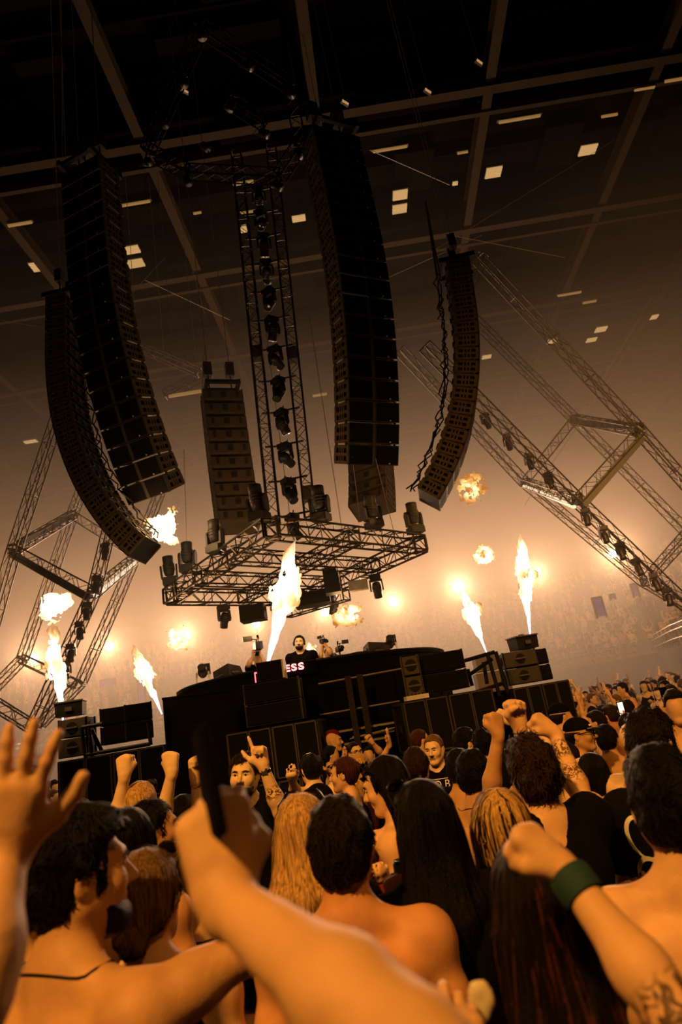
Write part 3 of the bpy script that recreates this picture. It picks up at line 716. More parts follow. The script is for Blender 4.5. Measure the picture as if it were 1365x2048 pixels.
for q in ((275, 690, 22), (395, 743, 22), (335, 788, 22)):
    p = W(*q); MB().tube([p-bt.location, Vector((p.x, p.y, 26.5))-bt.location], .012, 4).build('drop_wire', 'wire', bt)
o0 = W(330, 797, 22); MB().box((W(335, 800, 22)+W(405, 775, 22))/2-bt.location, (0.62, .05, .05), rotz(R_(0))).build('light_bar', 'strip_light', bt)
# overhead ring of small lamps in the dark
oc = W(480, 250, 11.0); og = empty('overhead_truss', oc, 0, 'dark overhead truss near the top of the picture, dotted with small lamps', 'truss')
_ov = [(405, 75, 9.5), (503, 134, 10), (583, 190, 10.5), (458, 219, 10.5), (330, 249, 10.5), (535, 269, 11), (415, 296, 11), (297, 324, 11), (605, 311, 11.3), (377, 365, 11.5), (563, 375, 11.5), (368, 168, 10)]
for a, b in ((0, 2), (2, 8), (8, 10), (10, 9), (9, 7), (7, 4), (4, 0), (3, 5)):
    truss_parts(og, W(*_ov[a])+Vector((0, 0, .3)), W(*_ov[b])+Vector((0, 0, .3)), 0.25, 'cab', origin=oc, n=6)
for i, q in enumerate(_ov):
    p = W(*q); r = empty('par_lamp', p, 0, 'small lamp with painted amber glint %s in the dark overhead truss' % ('at the very top', 'glowing reddest', 'at the right corner', 'in the middle', 'at the left', 'right of the middle', 'left of the middle', 'leftmost and low', 'rightmost and low', 'low left centre', 'low right centre', 'upper left')[i], 'stage light', 'glint-painted lamps of the overhead truss', rot=(R_(rnd.uniform(-40, 10)), R_(rnd.uniform(-50, 50)), 0), scale=0.75)
    MB().lathe([(0.05, 0.30), (0.10, 0.26), (0.12, 0.0), (0.13, -0.01)], 12).build('can', 'fixture', r, smooth=True)
    MB().lathe([(0.115, 0.03), (0.0, 0.06)], 12, cap=False).build('lens', 'glint_lens', r)
    MB().tube([(-0.14, 0, 0.1), (-0.14, 0, 0.42), (0.14, 0, 0.42), (0.14, 0, 0.1)], 0.012, 4).build('bracket', 'fixture', r)
for i, q in enumerate([(370, 352-170, 12), (855, 182, 11), (958, 124, 11), (690, 205, 11)]):
    p = W(*q); r = empty('small_strobe', p, 0, 'tiny strobe box with painted glint %s' % ('beside the overhead lamps', 'high right of the middle hang', 'higher still, right of the middle hang', 'above the middle hang')[i], 'stage light', 'tiny strobe boxes in the dark', rot=(0.3, 0.2, R_(35)))
    MB().tube([(0, 0, .04), r.rotation_euler.to_matrix().inverted() @ Vector((0, 0, 26.4-p.z))], .01, 4).build('drop_wire', 'wire', r)
    MB().box((0, 0, 0), (0.10, 0.03, 0.05)).build('housing', 'fixture', r); MB().box((0, -0.035, -0.02), (0.08, 0.008, 0.025)).build('lamp_strip', 'glint_lens', r)  # glowing strip stands in for a glint on the box
# ---- support wires
_ww = [((870, 500, 16), (1230, 280, 24)), ((900, 470, 16), (1130, 515, 20)), ((700, 590, 16), (965, 470, 16)), ((345, 395, 14), (410, 630, 18)), ((315, 345, 12), (345, 700, 14)), ((265, 585, 14), (330, 515, 16)), ((1180, 800, 20), (1365, 500, 26)),
       ((122, 0, 11), (125, 350, 11)), ((412, 600, 15), (405, 780, 15.6)), ((290, 560, 15), (460, 640, 18)), ((0, 640, 16), (115, 660, 14)), ((368, 900, 14), (375, 1130, 14.5)), ((705, 915, 11), (720, 1035, 14)), ((752, 918, 11), (790, 1070, 14)), ((740, 300, 12), (900, 370, 16)), ((1050, 1010, 21), (1330, 590, 26))]
_wl = ['from the thin right speaker hang up to the right roof', 'crossing right of the thin right speaker hang', 'rising from the middle hang to the thin right hang', 'left of the lamp ladder, leaning right', 'falling steeply left of the lamp ladder', 'slanting right of the left speaker hang', 'behind the upper end of the right sloping truss', 'dropping vertically at the top left', 'above the left rear speaker hang', 'running from the left hang towards the ladder', 'crossing left of the edge-on left hang', 'hanging left of the square truss', 'under the left edge of the middle hang', 'under the right edge of the middle hang', 'from the top of the middle hang to the right', 'crossing behind the diamond of the right truss']
for i, (a, b) in enumerate(_ww):
    A, B = W(*a), W(*b); prop(MB().tube([A, B], 0.008, 4).build('support_wire', 'wire', None, A), 'thin taut wire '+_wl[i], 'wire', 'support wires of the rig')
# ================================================================== STAGE
SCX, SCY, SR, SH = W(622, 1330, 12.8).x, 12.9, 2.55, 2.98
st = empty('round_stage', (SCX, SCY, 0), 0, 'round black-draped stage drum carrying the DJ desk', 'stage')
MB().lathe([(SR, 0.0), (SR, SH-0.35), (SR*1.0, SH), (SR*0.97, SH+0.02), (SR*0.97, SH-1.25), (0, SH-1.25)], 56, cap=False).build('drum_wall', 'drape', st)
MB().lathe([(SR+0.015, SH-0.06), (SR+0.02, SH), (SR-0.04, SH+0.03), (SR-0.1, SH+0.03)], 56, cap=False).build('rim', 'drape', st)
for k in range(40):
    a = 2*PI*k/40; c, s = math.cos(a), math.sin(a)
    if s > 0.25: continue
    MB().box((c*(SR+0.012), s*(SR+0.012), SH/2-0.1), (0.03, 0.012, SH/2-0.15), rotz(a+PI/2)).build('drape_fold', 'drape', st)
# wide black step in front left of the drum
wl = empty('draped_riser', (0, 0, 0), 0, 'plain black draped riser left of the front sub stack', 'riser')
A, B = W(325, 1398, 10.3), W(468, 1380, 9.6); d = Vector((0.06, 0.35, 0))
wl.location = (A.x, A.y, 0)
MB().prism([(A.x, A.y, 0), (B.x, B.y, 0), (B.x, B.y, B.z), (A.x, A.y, A.z)], d).build('drape_wall', 'drape', wl, wl.location)
MB().tube([A, B], 0.02, 5).build('top_hem', 'drape', wl, wl.location)
_c = (A+B)/2; MB().box((_c.x+.2, _c.y+.95, 0.5), (.65, .5, 0.5)).build('rear_deck', 'drape', wl, wl.location)
# stage side rails, poles and lit steps between the sub stacks
rl = empty('stage_railing', (SCX, SCY-SR-0.35, 0), 0, 'thin stage rails, poles and lit step edges in the middle of the drum', 'railing')
O = rl.location
for a, b, r in (((637, 1368, 10.2), (822, 1334, 10.2), .014), ((640, 1430, 10.2), (800, 1402, 10.2), .012), ((700, 1478, 10.1), (790, 1455, 10.1), .01)): MB().tube([W(*a), W(*b)], r, 5).build('rail', 'stage_edge', rl, O)
for a, b in (((696, 1352, 10.1), (718, 1500, 10.1)), ((721, 1348, 10.1), (742, 1500, 10.1))):
    A, B = W(*a), W(*b); MB().box((A.lerp(B, .5).x, A.y, A.z/2), (0.045, 0.03, A.z/2)).build('post', 'cab_brown', rl, O)
for a, b in (((676, 1464, 10.3), (792, 1444, 10.3)), ((706, 1477, 10.25), (788, 1458, 10.25)), ((690, 1490, 10.2), (780, 1472, 10.2))):
    A, B = W(*a), W(*b); MB().box(A.lerp(B, .5), ((A-B).length/2, 0.10, 0.014), rotz(math.atan2(B.y-A.y, B.x-A.x))).build('step_edge', 'stage_edge', rl, O)

# ---- subwoofers and small stacks
def sub(loc, rz, w, h, d, label, grp, split=True, mt='cab'):
    root = empty('subwoofer', loc, rz, label, 'subwoofer', grp)
    MB().box((0, d/2, h/2), (w/2, d/2, h/2-0.008)).build('cabinet', mt, root)
    for s in ((-1, 1) if split else (0,)):
        gw = w/4-0.025 if split else w/2-0.03; cx = s*w/4
        MB().box((cx, -0.012, h/2), (gw, 0.012, h/2-0.04)).build('grille_panel', 'grille', root)
        mb = MB()
        for z in (0.025, h-0.025): mb.box((cx, -0.014, z), (gw+0.015, 0.014, 0.009))
        for x in (-1, 1): mb.box((cx+x*(gw+0.012), -0.014, h/2), (0.009, 0.014, h/2-0.03))
        mb.build('grille_frame', 'cab_edge', root)
    for s in (-1, 1):
        mb = MB(); x = s*(w/2+0.008)
        mb.box((x, d/2, h-0.03), (0.01, d/2-0.02, 0.02)); mb.box((x, d/2, 0.03), (0.01, d/2-0.02, 0.02)); mb.box((x, 0.03, h/2), (0.01, 0.03, h/2-0.02)); mb.box((x, d-0.03, h/2), (0.01, 0.03, h/2-0.02)); mb.box((x, d/2, h/2), (0.012, 0.06, 0.05))
        mb.build('side_frame', 'cab_brown', root)
    return root
def top_box(loc, rz, w, h, d, label, grp, disc=True, rx=0.0, mt='cab_brown', front=False):
    root = empty('stage_speaker', loc, rz, label, 'speaker', grp, rot=(rx, 0, rz))
    mb = MB(); mb.hexa([(-w/2, 0, 0), (w/2, 0, 0), (w/2*.86, d, 0), (-w/2*.86, d, 0), (-w/2, 0, h-0.01), (w/2, 0, h-0.01), (w/2*.86, d, h-0.01), (-w/2*.86, d, h-0.01)]); mb.build('cabinet', mt, root)
    if front:
        MB().box((0, -0.008, h/2), (w/2-0.012, 0.008, h/2-0.012)).build('front_plate', 'cab_edge', root)
        MB().lathe([(h*.30, 0), (h*.30, .012), (0, .014)], 18, Matrix.Translation((0, -.014, h/2)) @ Matrix.Rotation(R_(90), 4, 'X'), cap=False).build('front_port', 'cab', root)
        MB().box((0, -.030, h/2), (h*.32, .006, .012)).build('port_bar', 'port_plate', root)
    else: MB().box((0, -0.01, h/2), (w/2-0.02, 0.01, h/2-0.02)).build('grille_panel', 'grille', root)
    for s in (-1, 1):
        if disc:
            mtx = Matrix.Translation((s*w/2*0.94, d*0.45, h/2)) @ Matrix.Rotation(R_(90*s), 4, 'Y')
            MB().lathe([(h*0.27, 0.0), (h*0.27, 0.012), (0, 0.014)], 14, mtx, cap=False).build('side_port', 'cab', root)
            MB().box((s*w/2*0.98, d*0.45, h/2), (0.016, h*0.30, 0.012)).build('port_bar', 'cab_edge', root)
        mb = MB(); mb.box((s*w/2*0.99, 0.03, h/2), (0.012, 0.02, h/2)); mb.box((s*w/2*0.88, d-0.03, h/2), (0.012, 0.02, h/2)); mb.build('corner_plate', 'cab_edge', root)['kind'] = 'stuff'
    return root
def stack(u0, v0, u1, v1, y0, y1, cols, hs, d, what, topz=None):
    """row of subs whose top front edge runs from pixel 0 to pixel 1"""
    A = W(u0, v0, y0); B = W(u1, v1, y1); z = (A.z+B.z)/2 if topz is None else topz; A.z = B.z = 0; L = (B-A).length; rz = math.atan2(B.y-A.y, B.x-A.x); t = (B-A)/L; w = L/cols
    rows = len(hs); zz = z-sum(hs); names = {1: [''], 2: ['left ', 'right '], 3: ['left ', 'middle ', 'right ']}[cols]; rn = {2: ['lower', 'upper'], 3: ['bottom', 'middle-row', 'top']}[rows]
    if zz > 0.02: hs = [hs[0]+zz]+list(hs[1:])
    zz = max(0, z-sum(hs))
    for r in range(rows):
        for c in range(cols):
            p = A+t*(w*(c+.5)); sub((p.x, p.y, zz), rz, w-0.02, hs[r], d, '%s black %ssubwoofer of the %s' % (rn[r], names[c], what), 'ground subwoofer stacks')
        zz += hs[r]
    return A, B, rz, z, t
gA = stack(452, 1467, 634, 1437, 9.1, 9.0, 2, [.68, .68, .68], .8, 'stack in front of the drum left of centre')
gB = stack(803, 1402, 984, 1376, 9.4, 9.6, 2, [.68, .68, .72], .8, 'stack right of the drum')
gC = stack(1022, 1372, 1138, 1362, 10.6, 10.9, 2, [.68, .68, .72], .9, 'stack under the right flame box')
gD = stack(116, 1523, 330, 1487, 9.6, 9.9, 2, [.68, .68, .68], .8, 'stack at the left under the flame box')
def on_top(u, v, y, zb): p = W(u, v, y); return (p.x, p.y, zb)
zA = gA[3]
for i, lb in enumerate(('lower wide speaker on the front left sub stack', 'upper wide speaker on the front left sub stack')):
    top_box(on_top(545, 1400, 9.25, zA+0.03+0.29*i), gA[2], .78, .28, .5, lb, 'wide stage speakers', disc=False)
pb = empty('monitor_box', on_top(540, 1350, 9.4, zA+0.62), gA[2]+R_(4), 'small brown box with a pale side on top of the front left speakers', 'box')
MB().box((0, 0.15, 0.13), (0.18, 0.15, 0.13)).build('body', 'cab_brown', pb); MB().box((0.195, 0.15, 0.13), (0.012, 0.15, 0.13)).build('side_panel', 'pale_box', pb); MB().box((0, -0.008, 0.13), (0.165, 0.008, 0.115)).build('grille_panel', 'grille', pb)
zB = gB[3]
for i in (0, 1): top_box(on_top(890, 1390, 9.75, zB+0.05+0.285*i), gB[2], .78, .275, .5, ('lower', 'upper')[i]+' wide speaker on the right sub stack', 'wide stage speakers', disc=True)
for i in (0, 1): top_box(on_top(833, 1390, 9.5, zB+0.05+0.285*i), gB[2]-R_(8), .24, .275, .4, ('lower', 'upper')[i]+' narrow speaker end beside the wide speakers at right', 'narrow speaker ends', disc=False, front=True)
mx = empty('mixer', on_top(837, 1398, 9.42, zB), gB[2], 'small pale mixer on the left end of the right sub stack', 'mixer')
MB().box((0, 0.1, 0.03), (0.16, 0.1, 0.03)).build('case', 'white_plastic', mx)
for k in range(6): MB().box((-0.12+k*0.05, 0.02, 0.07), (0.008, 0.008, 0.012)).build('knob', 'frame_black', mx)
def flame_box(loc, rz, label):
    root = empty('flame_machine', loc, rz, label, 'flame machine', 'flame machines')
    mb = MB(); mb.hexa([(-.19, -.15, 0), (.19, -.15, 0), (.19, .15, 0), (-.19, .15, 0), (-.20, -.16, .20), (.20, -.16, .20), (.20, .16, .20), (-.20, .16, .20)]); mb.build('body', 'cab', root)
    MB().box((0, 0, .21), (.215, .175, .010)).build('lid', 'cab_edge', root); MB().lathe([(0.05, .22), (0.05, .25), (0.03, .25)], 10).build('nozzle', 'fixture_grey', root)
    MB().box((0.0, -.165, .10), (.05, .012, .03)).build('handle', 'cab_edge', root)
    return root
zC = gC[3]; yC = 11.0
for i in (0, 1):
    top_box(on_top(1052, 1362, yC, zC+0.04+0.27*i), gC[2]+R_(-12), .55, .26, .5, ('lower', 'upper')[i]+' round-ported speaker under the right flame box', 'round-ported stage speakers', front=True)
    top_box(on_top(1095, 1358, yC+.45, zC+0.04+0.27*i), gC[2]+R_(25), .35, .26, .45, ('lower', 'upper')[i]+' speaker behind the ones under the right flame box', 'round-ported stage speakers')
FB1 = on_top(1050, 1300, yC+.2, zC+.58); flame_box(FB1, gC[2], 'black flame machine on top of the right speaker tower')
zD = gD[3]
for i in (0, 1): top_box(on_top(146, 1500, 10.0, zD+0.03+0.28*i), gD[2]-R_(10), .42, .27, .45, ('lower', 'upper')[i]+' round-ported speaker under the left flame box', 'round-ported stage speakers', front=True)
FB2 = on_top(143, 1452, 10.15, zD+.62); flame_box(FB2, gD[2], 'black flame machine on top of the left speaker tower')
for i in (0, 1):
    for k, nm in ((0, 'left'), (1, 'right')):
        top_box(on_top(230+50*k, 1480, 10.1, zD+0.12+0.27*i), gD[2]+R_(6), .385, .26, .5, '%s %s speaker of the four on the left sub stack' % (('lower', 'upper')[i], nm), 'four speakers on the left sub stack', disc=(k == 1), mt='cab')
# frames round the stacks
def pipe_frame(name, label, segs, r=0.03, m='cab'):
    o = W(*segs[0][0]); root = empty(name, (o.x, o.y, 0), 0, label, 'railing')
    for a, b in segs: MB().tube([W(*a), W(*b)], r, 6).build('pipe', m, root, root.location)
    return root
pipe_frame('scaffold_frame', 'black pipe guard frame beside the right sub stack', [((928, 1322, 10.3), (990, 1304, 10.3)), ((975, 1306, 10.3), (1000, 1392, 10.3)), ((992, 1303, 10.3), (1016, 1385, 10.3)), ((936, 1352, 10.3), (985, 1318, 10.3)), ((930, 1392, 10.3), (1008, 1366, 10.3)), ((936, 1338, 10.6), (945, 1372, 10.6)), ((968, 1324, 10.8), (975, 1368, 10.8))])
pipe_frame('scaffold_frame', 'black pipe frame holding the left speaker tower', [((163, 1455, 9.9), (172, 1520, 9.9)), ((178, 1455, 9.9), (184, 1515, 9.9)), ((165, 1455, 9.9), (205, 1448, 9.9)), ((172, 1510, 9.9), (300, 1488, 9.9)), ((184, 1460, 10.2), (205, 1505, 10.2)), ((296, 1445, 9.9), (302, 1490, 9.9))])
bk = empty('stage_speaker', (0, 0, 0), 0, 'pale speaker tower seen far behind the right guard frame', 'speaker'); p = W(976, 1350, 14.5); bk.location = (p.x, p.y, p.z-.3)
for i in (0, 1): MB().box((0, 0, .18+.37*i), (.28-.05*i, .25, .17)).build('cabinet', 'cab_haze_tone', bk)
MB().box((0, 0, (p.z-.3)*-.5), (.4, .3, (p.z-.3)*.5)).build('plinth', 'cab_haze_tone', bk)
# ---- wedges and lamps on the drum rim
def wedge(u, v, y, rz, tilt, label):
    p = W(u, v, y); root = empty('stage_monitor', (p.x, p.y, SH+0.02), rz, label, 'speaker', 'wedge monitors on the drum rim')
    mb = MB(); mb.prism([(-.21, 0, 0), (-.21, .40, 0), (-.21, .34, .24), (-.21, .05, .30)], (.42, 0, 0)); mb.build('cabinet', 'cab_brown', root)
    for s in (-1, 1):
        mtx = Matrix.Translation((s*.21, .17, .13)) @ Matrix.Rotation(R_(90*s), 4, 'Y'); MB().lathe([(.075, 0), (.075, .012), (0, .014)], 14, mtx, cap=False).build('side_port', 'cab', root); MB().box((s*.226, .17, .13), (.008, .09, .012)).build('port_bar', 'cab_edge', root)
    mtx = Matrix.Translation((0, -.005, .14)) @ Matrix.Rotation(R_(90), 4, 'X'); MB().lathe([(.085, 0), (.085, .01), (0, .012)], 14, mtx, cap=False).build('front_port', 'cab', root)
    MB().box((0, -.02, .14), (.10, .008, .012)).build('port_bar', 'cab_edge', root)
    root.rotation_euler = (0, R_(tilt), rz); return root
wedge(443, 1352, 12.0, R_(-35), -12, 'tilted brown wedge monitor on the left of the drum rim')
wedge(757, 1292, 12.2, R_(20), 8, 'tilted brown wedge monitor on the right of the drum rim')
def rim_lamp(u, v, y, label):
    p = W(u, v, y); root = empty('rim_lamp', (p.x, p.y, SH+0.02), R_(10), label, 'stage light', 'lamps on the drum rim')
    MB().box((0, 0, .03), (.12, .10, .03)).build('base', 'white_plastic', root)
    for s in (-1, 1): MB().prism([(s*.10, -.05, .05), (s*.10, .05, .05), (s*.09, .02, .26), (s*.09, -.02, .26)], (s*.03, 0, 0)).build('yoke_arm', 'white_plastic', root)
    MB().lathe([(.07, -.10), (.09, -.04), (.09, .08), (.08, .13)], 12, Matrix.Translation((0, 0, .27)) @ Matrix.Rotation(R_(55), 4, 'X')).build('head', 'fixture', root)
    MB().box((.08, .05, .31), (.06, .01, .10)).build('barn_door', 'fixture', root)
rim_lamp(407, 1362, 12.0, 'black and white lamp beside the left wedge monitor'); rim_lamp(783, 1300, 12.4, 'black and white lamp beside the right wedge monitor')
# ---- DJ desk with neon lettering
dk = W(598, 1345, 11.6)
desk = empty('dj_desk', (dk.x, 11.75, SH-1.25), R_(-2), 'long dark DJ desk across the top of the drum', 'desk')
MB().box((0.1, 0, 1.27), (1.5, .35, .03)).build('desk_top', 'cab_brown', desk); MB().box((0.1, -.33, .62), (1.5, .02, .62)).build('front_panel', 'drape', desk)
for s in (-1, 1): MB().box((.1+s*1.42, 0, .62), (.04, .33, .62)).build('side_panel', 'drape', desk)
MB().box((0.75, .05, 1.34), (.5, .22, .045)).build('player', 'cab', desk)
for k in range(3): MB().lathe([(.09, 0), (.09, .02), (0, .02)], 14, Matrix.Translation((.4+.33*k, .05, 1.385)), cap=False).build('jog_wheel', 'fixture_grey', desk)
sg = W(586, 1336, 10.22); sign = empty('neon_sign', (sg.x, 10.22, sg.z), R_(0), 'pink-red neon outline letters in front of the DJ', 'sign')
def text_mesh(s, size, extr=0.0, outline=None):
    cu = bpy.data.curves.new('t', 'FONT'); cu.body = s; cu.size = size; cu.extrude = extr; cu.align_x = 'CENTER'
    if outline: cu.fill_mode = 'NONE'; cu.extrude = 0; cu.bevel_depth = outline; cu.bevel_resolution = 1
    cu.resolution_u = 4
    o = bpy.data.objects.new('t', cu); COL.objects.link(o); dg = bpy.context.evaluated_depsgraph_get(); me = bpy.data.meshes.new_from_object(o.evaluated_get(dg)); bpy.data.objects.remove(o); me.materials.clear(); return me
for k, ch in enumerate('ESS'):
    me = text_mesh(ch, .20, outline=.009); me.materials.append(M['neon']); o = link('letter', me, sign, (-.09+k*.11, 0, -.04), (R_(90), 0, 0)); o.scale = (.95, .7, 1)
    me = text_mesh(ch, .20, outline=.004); me.materials.append(M['neon_core']); o = link('letter_core', me, sign, (-.09+k*.11, -.008, -.04), (R_(90), 0, 0)); o.scale = (.95, .7, 1)
MB().box((-.34, 0.02, .02), (.26, .008, .012)).build('tube', 'neon', sign); MB().box((-.595, 0.02, -.05), (.008, .008, .075)).build('tube', 'neon', sign)
MB().box((-.12, .04, -.02), (.5, .01, .09)).build('backing', 'drape', sign)

# ================================================================== FIRE
fm = bpy.data.materials.new('flame'); fm.use_nodes = True; n = fm.node_tree; n.nodes.clear()
at = n.nodes.new('ShaderNodeAttribute'); at.attribute_name = 'fire_heat'; em = n.nodes.new('ShaderNodeEmission'); tr = n.nodes.new('ShaderNodeBsdfTransparent'); mixs = n.nodes.new('ShaderNodeMixShader'); out = n.nodes.new('ShaderNodeOutputMaterial')
cr = n.nodes.new('ShaderNodeValToRGB'); e = cr.color_ramp.elements; e[0].position = 0.0; e[0].color = (0.9, 0.28, 0.04, 1); e[1].position = 1.0; e[1].color = (1, 0.86, 0.62, 1); x = e.new(0.35); x.color = (1, 0.55, 0.16, 1); x = e.new(0.6); x.color = (1, 0.75, 0.42, 1)
st_ = n.nodes.new('ShaderNodeMapRange'); st_.inputs['To Min'].default_value = 0.55; st_.inputs['To Max'].default_value = 2.6
sep = n.nodes.new('ShaderNodeSeparateColor'); n.links.new(at.outputs['Color'], sep.inputs[0])
n.links.new(sep.outputs[0], cr.inputs['Fac']); n.links.new(sep.outputs[0], st_.inputs['Value'])
blue = n.nodes.new('ShaderNodeMix'); blue.data_type = 'RGBA'; n.links.new(sep.outputs[2], blue.inputs[0]); n.links.new(cr.outputs[0], blue.inputs[6]); blue.inputs[7].default_value = (0.42, 0.38, 0.62, 1)
n.links.new(blue.outputs[2], em.inputs['Color']); n.links.new(st_.outputs[0], em.inputs['Strength'])
n.links.new(sep.outputs[1], mixs.inputs[0]); n.links.new(tr.outputs[0], mixs.inputs[1]); n.links.new(em.outputs[0], mixs.inputs[2]); n.links.new(mixs.outputs[0], out.inputs['Surface'])
fm.cycles.emission_sampling = 'NONE'; M['flame'] = fm
def heat_attr(me, h, alpha, blue):
    a = me.color_attributes.new('fire_heat', 'FLOAT_COLOR', 'POINT'); a.data.foreach_set('color', np.stack((np.clip(h, 0, 1), np.clip(alpha, 0, 1), np.clip(blue, 0, 1), np.ones_like(h)), -1).astype(np.float32).ravel())
def fbm(P, s, off):
    return vnoise(P, s, off)+0.55*vnoise(P, s*2.1, off+7)+0.3*vnoise(P, s*4.3, off+13)
def flame_jet(base, tip, rmax, label, seed, peak=.55, core=1.0, energy=60, tipfade=.75):
    A = Vector(base); B = Vector(tip); L = (B-A).length; q = (B-A).to_track_quat('Z', 'Y')
    hstep = max(0.011, rmax/11); g = np.arange(-rmax*2.1, rmax*2.1, hstep, dtype=np.float32); zz = np.arange(-.02, L*1.02, hstep*1.3, dtype=np.float32)
    P = np.stack(np.meshgrid(g, g, zz, indexing='ij'), -1)
    def profile(t):
        up = np.clip(t/peak, 0, 1)**1.25; dn = np.clip((1-t)/(1-peak), 0, 1)**.8
        return rmax*(0.13+0.87*np.where(t < peak, up, dn))*np.clip((1.03-t)*9, 0.02, 1)
    def noise(P, t):
        Pn = P*np.array((1, 1, .42), np.float32); return (fbm(Pn, 1.0/rmax, seed*3.1)+.45*vnoise(Pn, 4.2/rmax, seed))*np.clip(t*2.2-.1, 0.05, 1)
    t = np.clip(P[..., 2]/L, 0, 1); prof = profile(t); rad = np.sqrt(P[..., 0]**2+P[..., 1]**2)
    D = rad-prof*(0.86+0.95*noise(P, t)); D[0] = 1; D[-1] = 1; D[:, 0] = 1; D[:, -1] = 1; D[:, :, 0] = 1; D[:, :, -1] = 1
    V, Q = nets(D, g, g, zz)
    tv = np.clip(V[:, 2]/L, 0, 1); qv = np.sqrt(V[:, 0]**2+V[:, 1]**2)/profile(tv)
    heat = 1.1-0.75*np.clip(qv-0.75, 0, 1.5)-np.clip((tv-tipfade)*2.2, 0, 1); alpha = 1.0-np.clip((tv-tipfade)/(1-tipfade), 0, 1)*0.9-0.3*np.clip(.35-tv, 0, 1); bl = np.clip((0.34-tv)*3.0, 0, .8)
    me = np_mesh('flame', V, Q, 'flame'); heat_attr(me, heat*core, alpha, bl)
    o = link('flame_jet', me, None, A); o.rotation_euler = q.to_euler(); prop(o, label, 'flame', 'flame jets')
    l = bpy.data.lights.new('flame_glow', 'POINT'); l.energy = energy; l.color = (1, .52, .18); l.shadow_soft_size = .25; lo = bpy.data.objects.new('flame_glow', l); COL.objects.link(lo); lo.location = A.lerp(B, .5)+Vector((0, -.45, 0))
def fireball(c, r, label, seed, raggedness=.55, core=1.0, energy=40, sq=(1, 1, 1)):
    c = Vector(c); h = r/16; g = np.arange(-r*1.6, r*1.6, h, dtype=np.float32); P = np.stack(np.meshgrid(g, g, g, indexing='ij'), -1)
    S = np.array(sq, np.float32); nz = vnoise(P, 1.5/r, seed*5.3)+.7*vnoise(P, 3.4/r, seed*2.3+5)+.5*vnoise(P, 7.0/r, seed+9.7)
    rad = np.sqrt(((P/S)**2).sum(-1)); D = rad-r*(0.74+raggedness*nz*.95)
    for sl in ((0,), (-1,)): D[sl] = 1
    D[:, 0] = 1; D[:, -1] = 1; D[:, :, 0] = 1; D[:, :, -1] = 1
    V, Q = nets(D, g, g, g); rv = np.sqrt(((V/S)**2).sum(1))/r
    me = np_mesh('flame', V, Q, 'flame'); heat_attr(me, (1.2-1.15*np.clip(rv-.55, 0, 1))*core, np.ones(len(V)), np.zeros(len(V)))
    o = link('fireball', me, None, c); prop(o, label, 'flame', 'rising fireballs')
    l = bpy.data.lights.new('flame_glow', 'POINT'); l.energy = energy; l.color = (1, .52, .18); l.shadow_soft_size = .3; lo = bpy.data.objects.new('flame_glow', l); COL.objects.link(lo); lo.location = c+Vector((0, -r*1.8, 0))
flame_jet(W(126, 1440, 10.15), W(102, 1240, 10.15), .125, 'flame jet shooting up from the left flame machine', 1, .52, 1.0, 60, .68)
flame_jet(W(324, 1428, 13.5), W(266, 1288, 13.5), .14, 'slanted flame jet left of the draped riser', 2, .58, .95, 50, .70)
flame_jet(W(533, 1340, 12.0), W(592, 1076, 11.6), .20, 'tall slanted flame jet beside the DJ, reaching the hanging truss', 3, .58, 1.0, 90, .74)
flame_jet(W(974, 1306, 12.6), W(926, 1180, 12.6), .12, 'slim slanted flame jet behind the right guard frame', 4, .66, 1.1, 45, .92)
flame_jet(W(1062, 1278, 11.2), W(1041, 1068, 11.2), .125, 'tall upright flame jet from the right flame machine', 5, .62, 1.05, 60, .82)
flame_jet(W(640, 1318, 14.5), W(614, 1284, 14.5), .09, 'small flame jet low behind the DJ', 6, .6, 1.0, 20)
fireball(W(330, 1056, 13), .34, 'largest fireball, below the left speaker hang', 1, .62, 1.0, 50)
fireball(W(110, 1213, 10.3), .25, 'fireball just above the left flame jet', 2, .45, 1.1, 50)
fireball(W(356, 1277, 17), .26, 'small fireball low at left in front of a blinder lamp', 3, .6, 1.0, 25)
fireball(W(697, 1229, 17), .28, 'ragged little fireball right of the DJ', 14, .85, .85, 20, (1.1, 1, .75))
fireball(W(968, 1113, 15), .20, 'small fireball between the right flame jets', 5, .65, .95, 20, (1, 1, 1.1))
fireball(W(944, 976, 15), .26, 'dim ragged fireball high at right under the edge-on speaker hang', 16, .95, .55, 10)
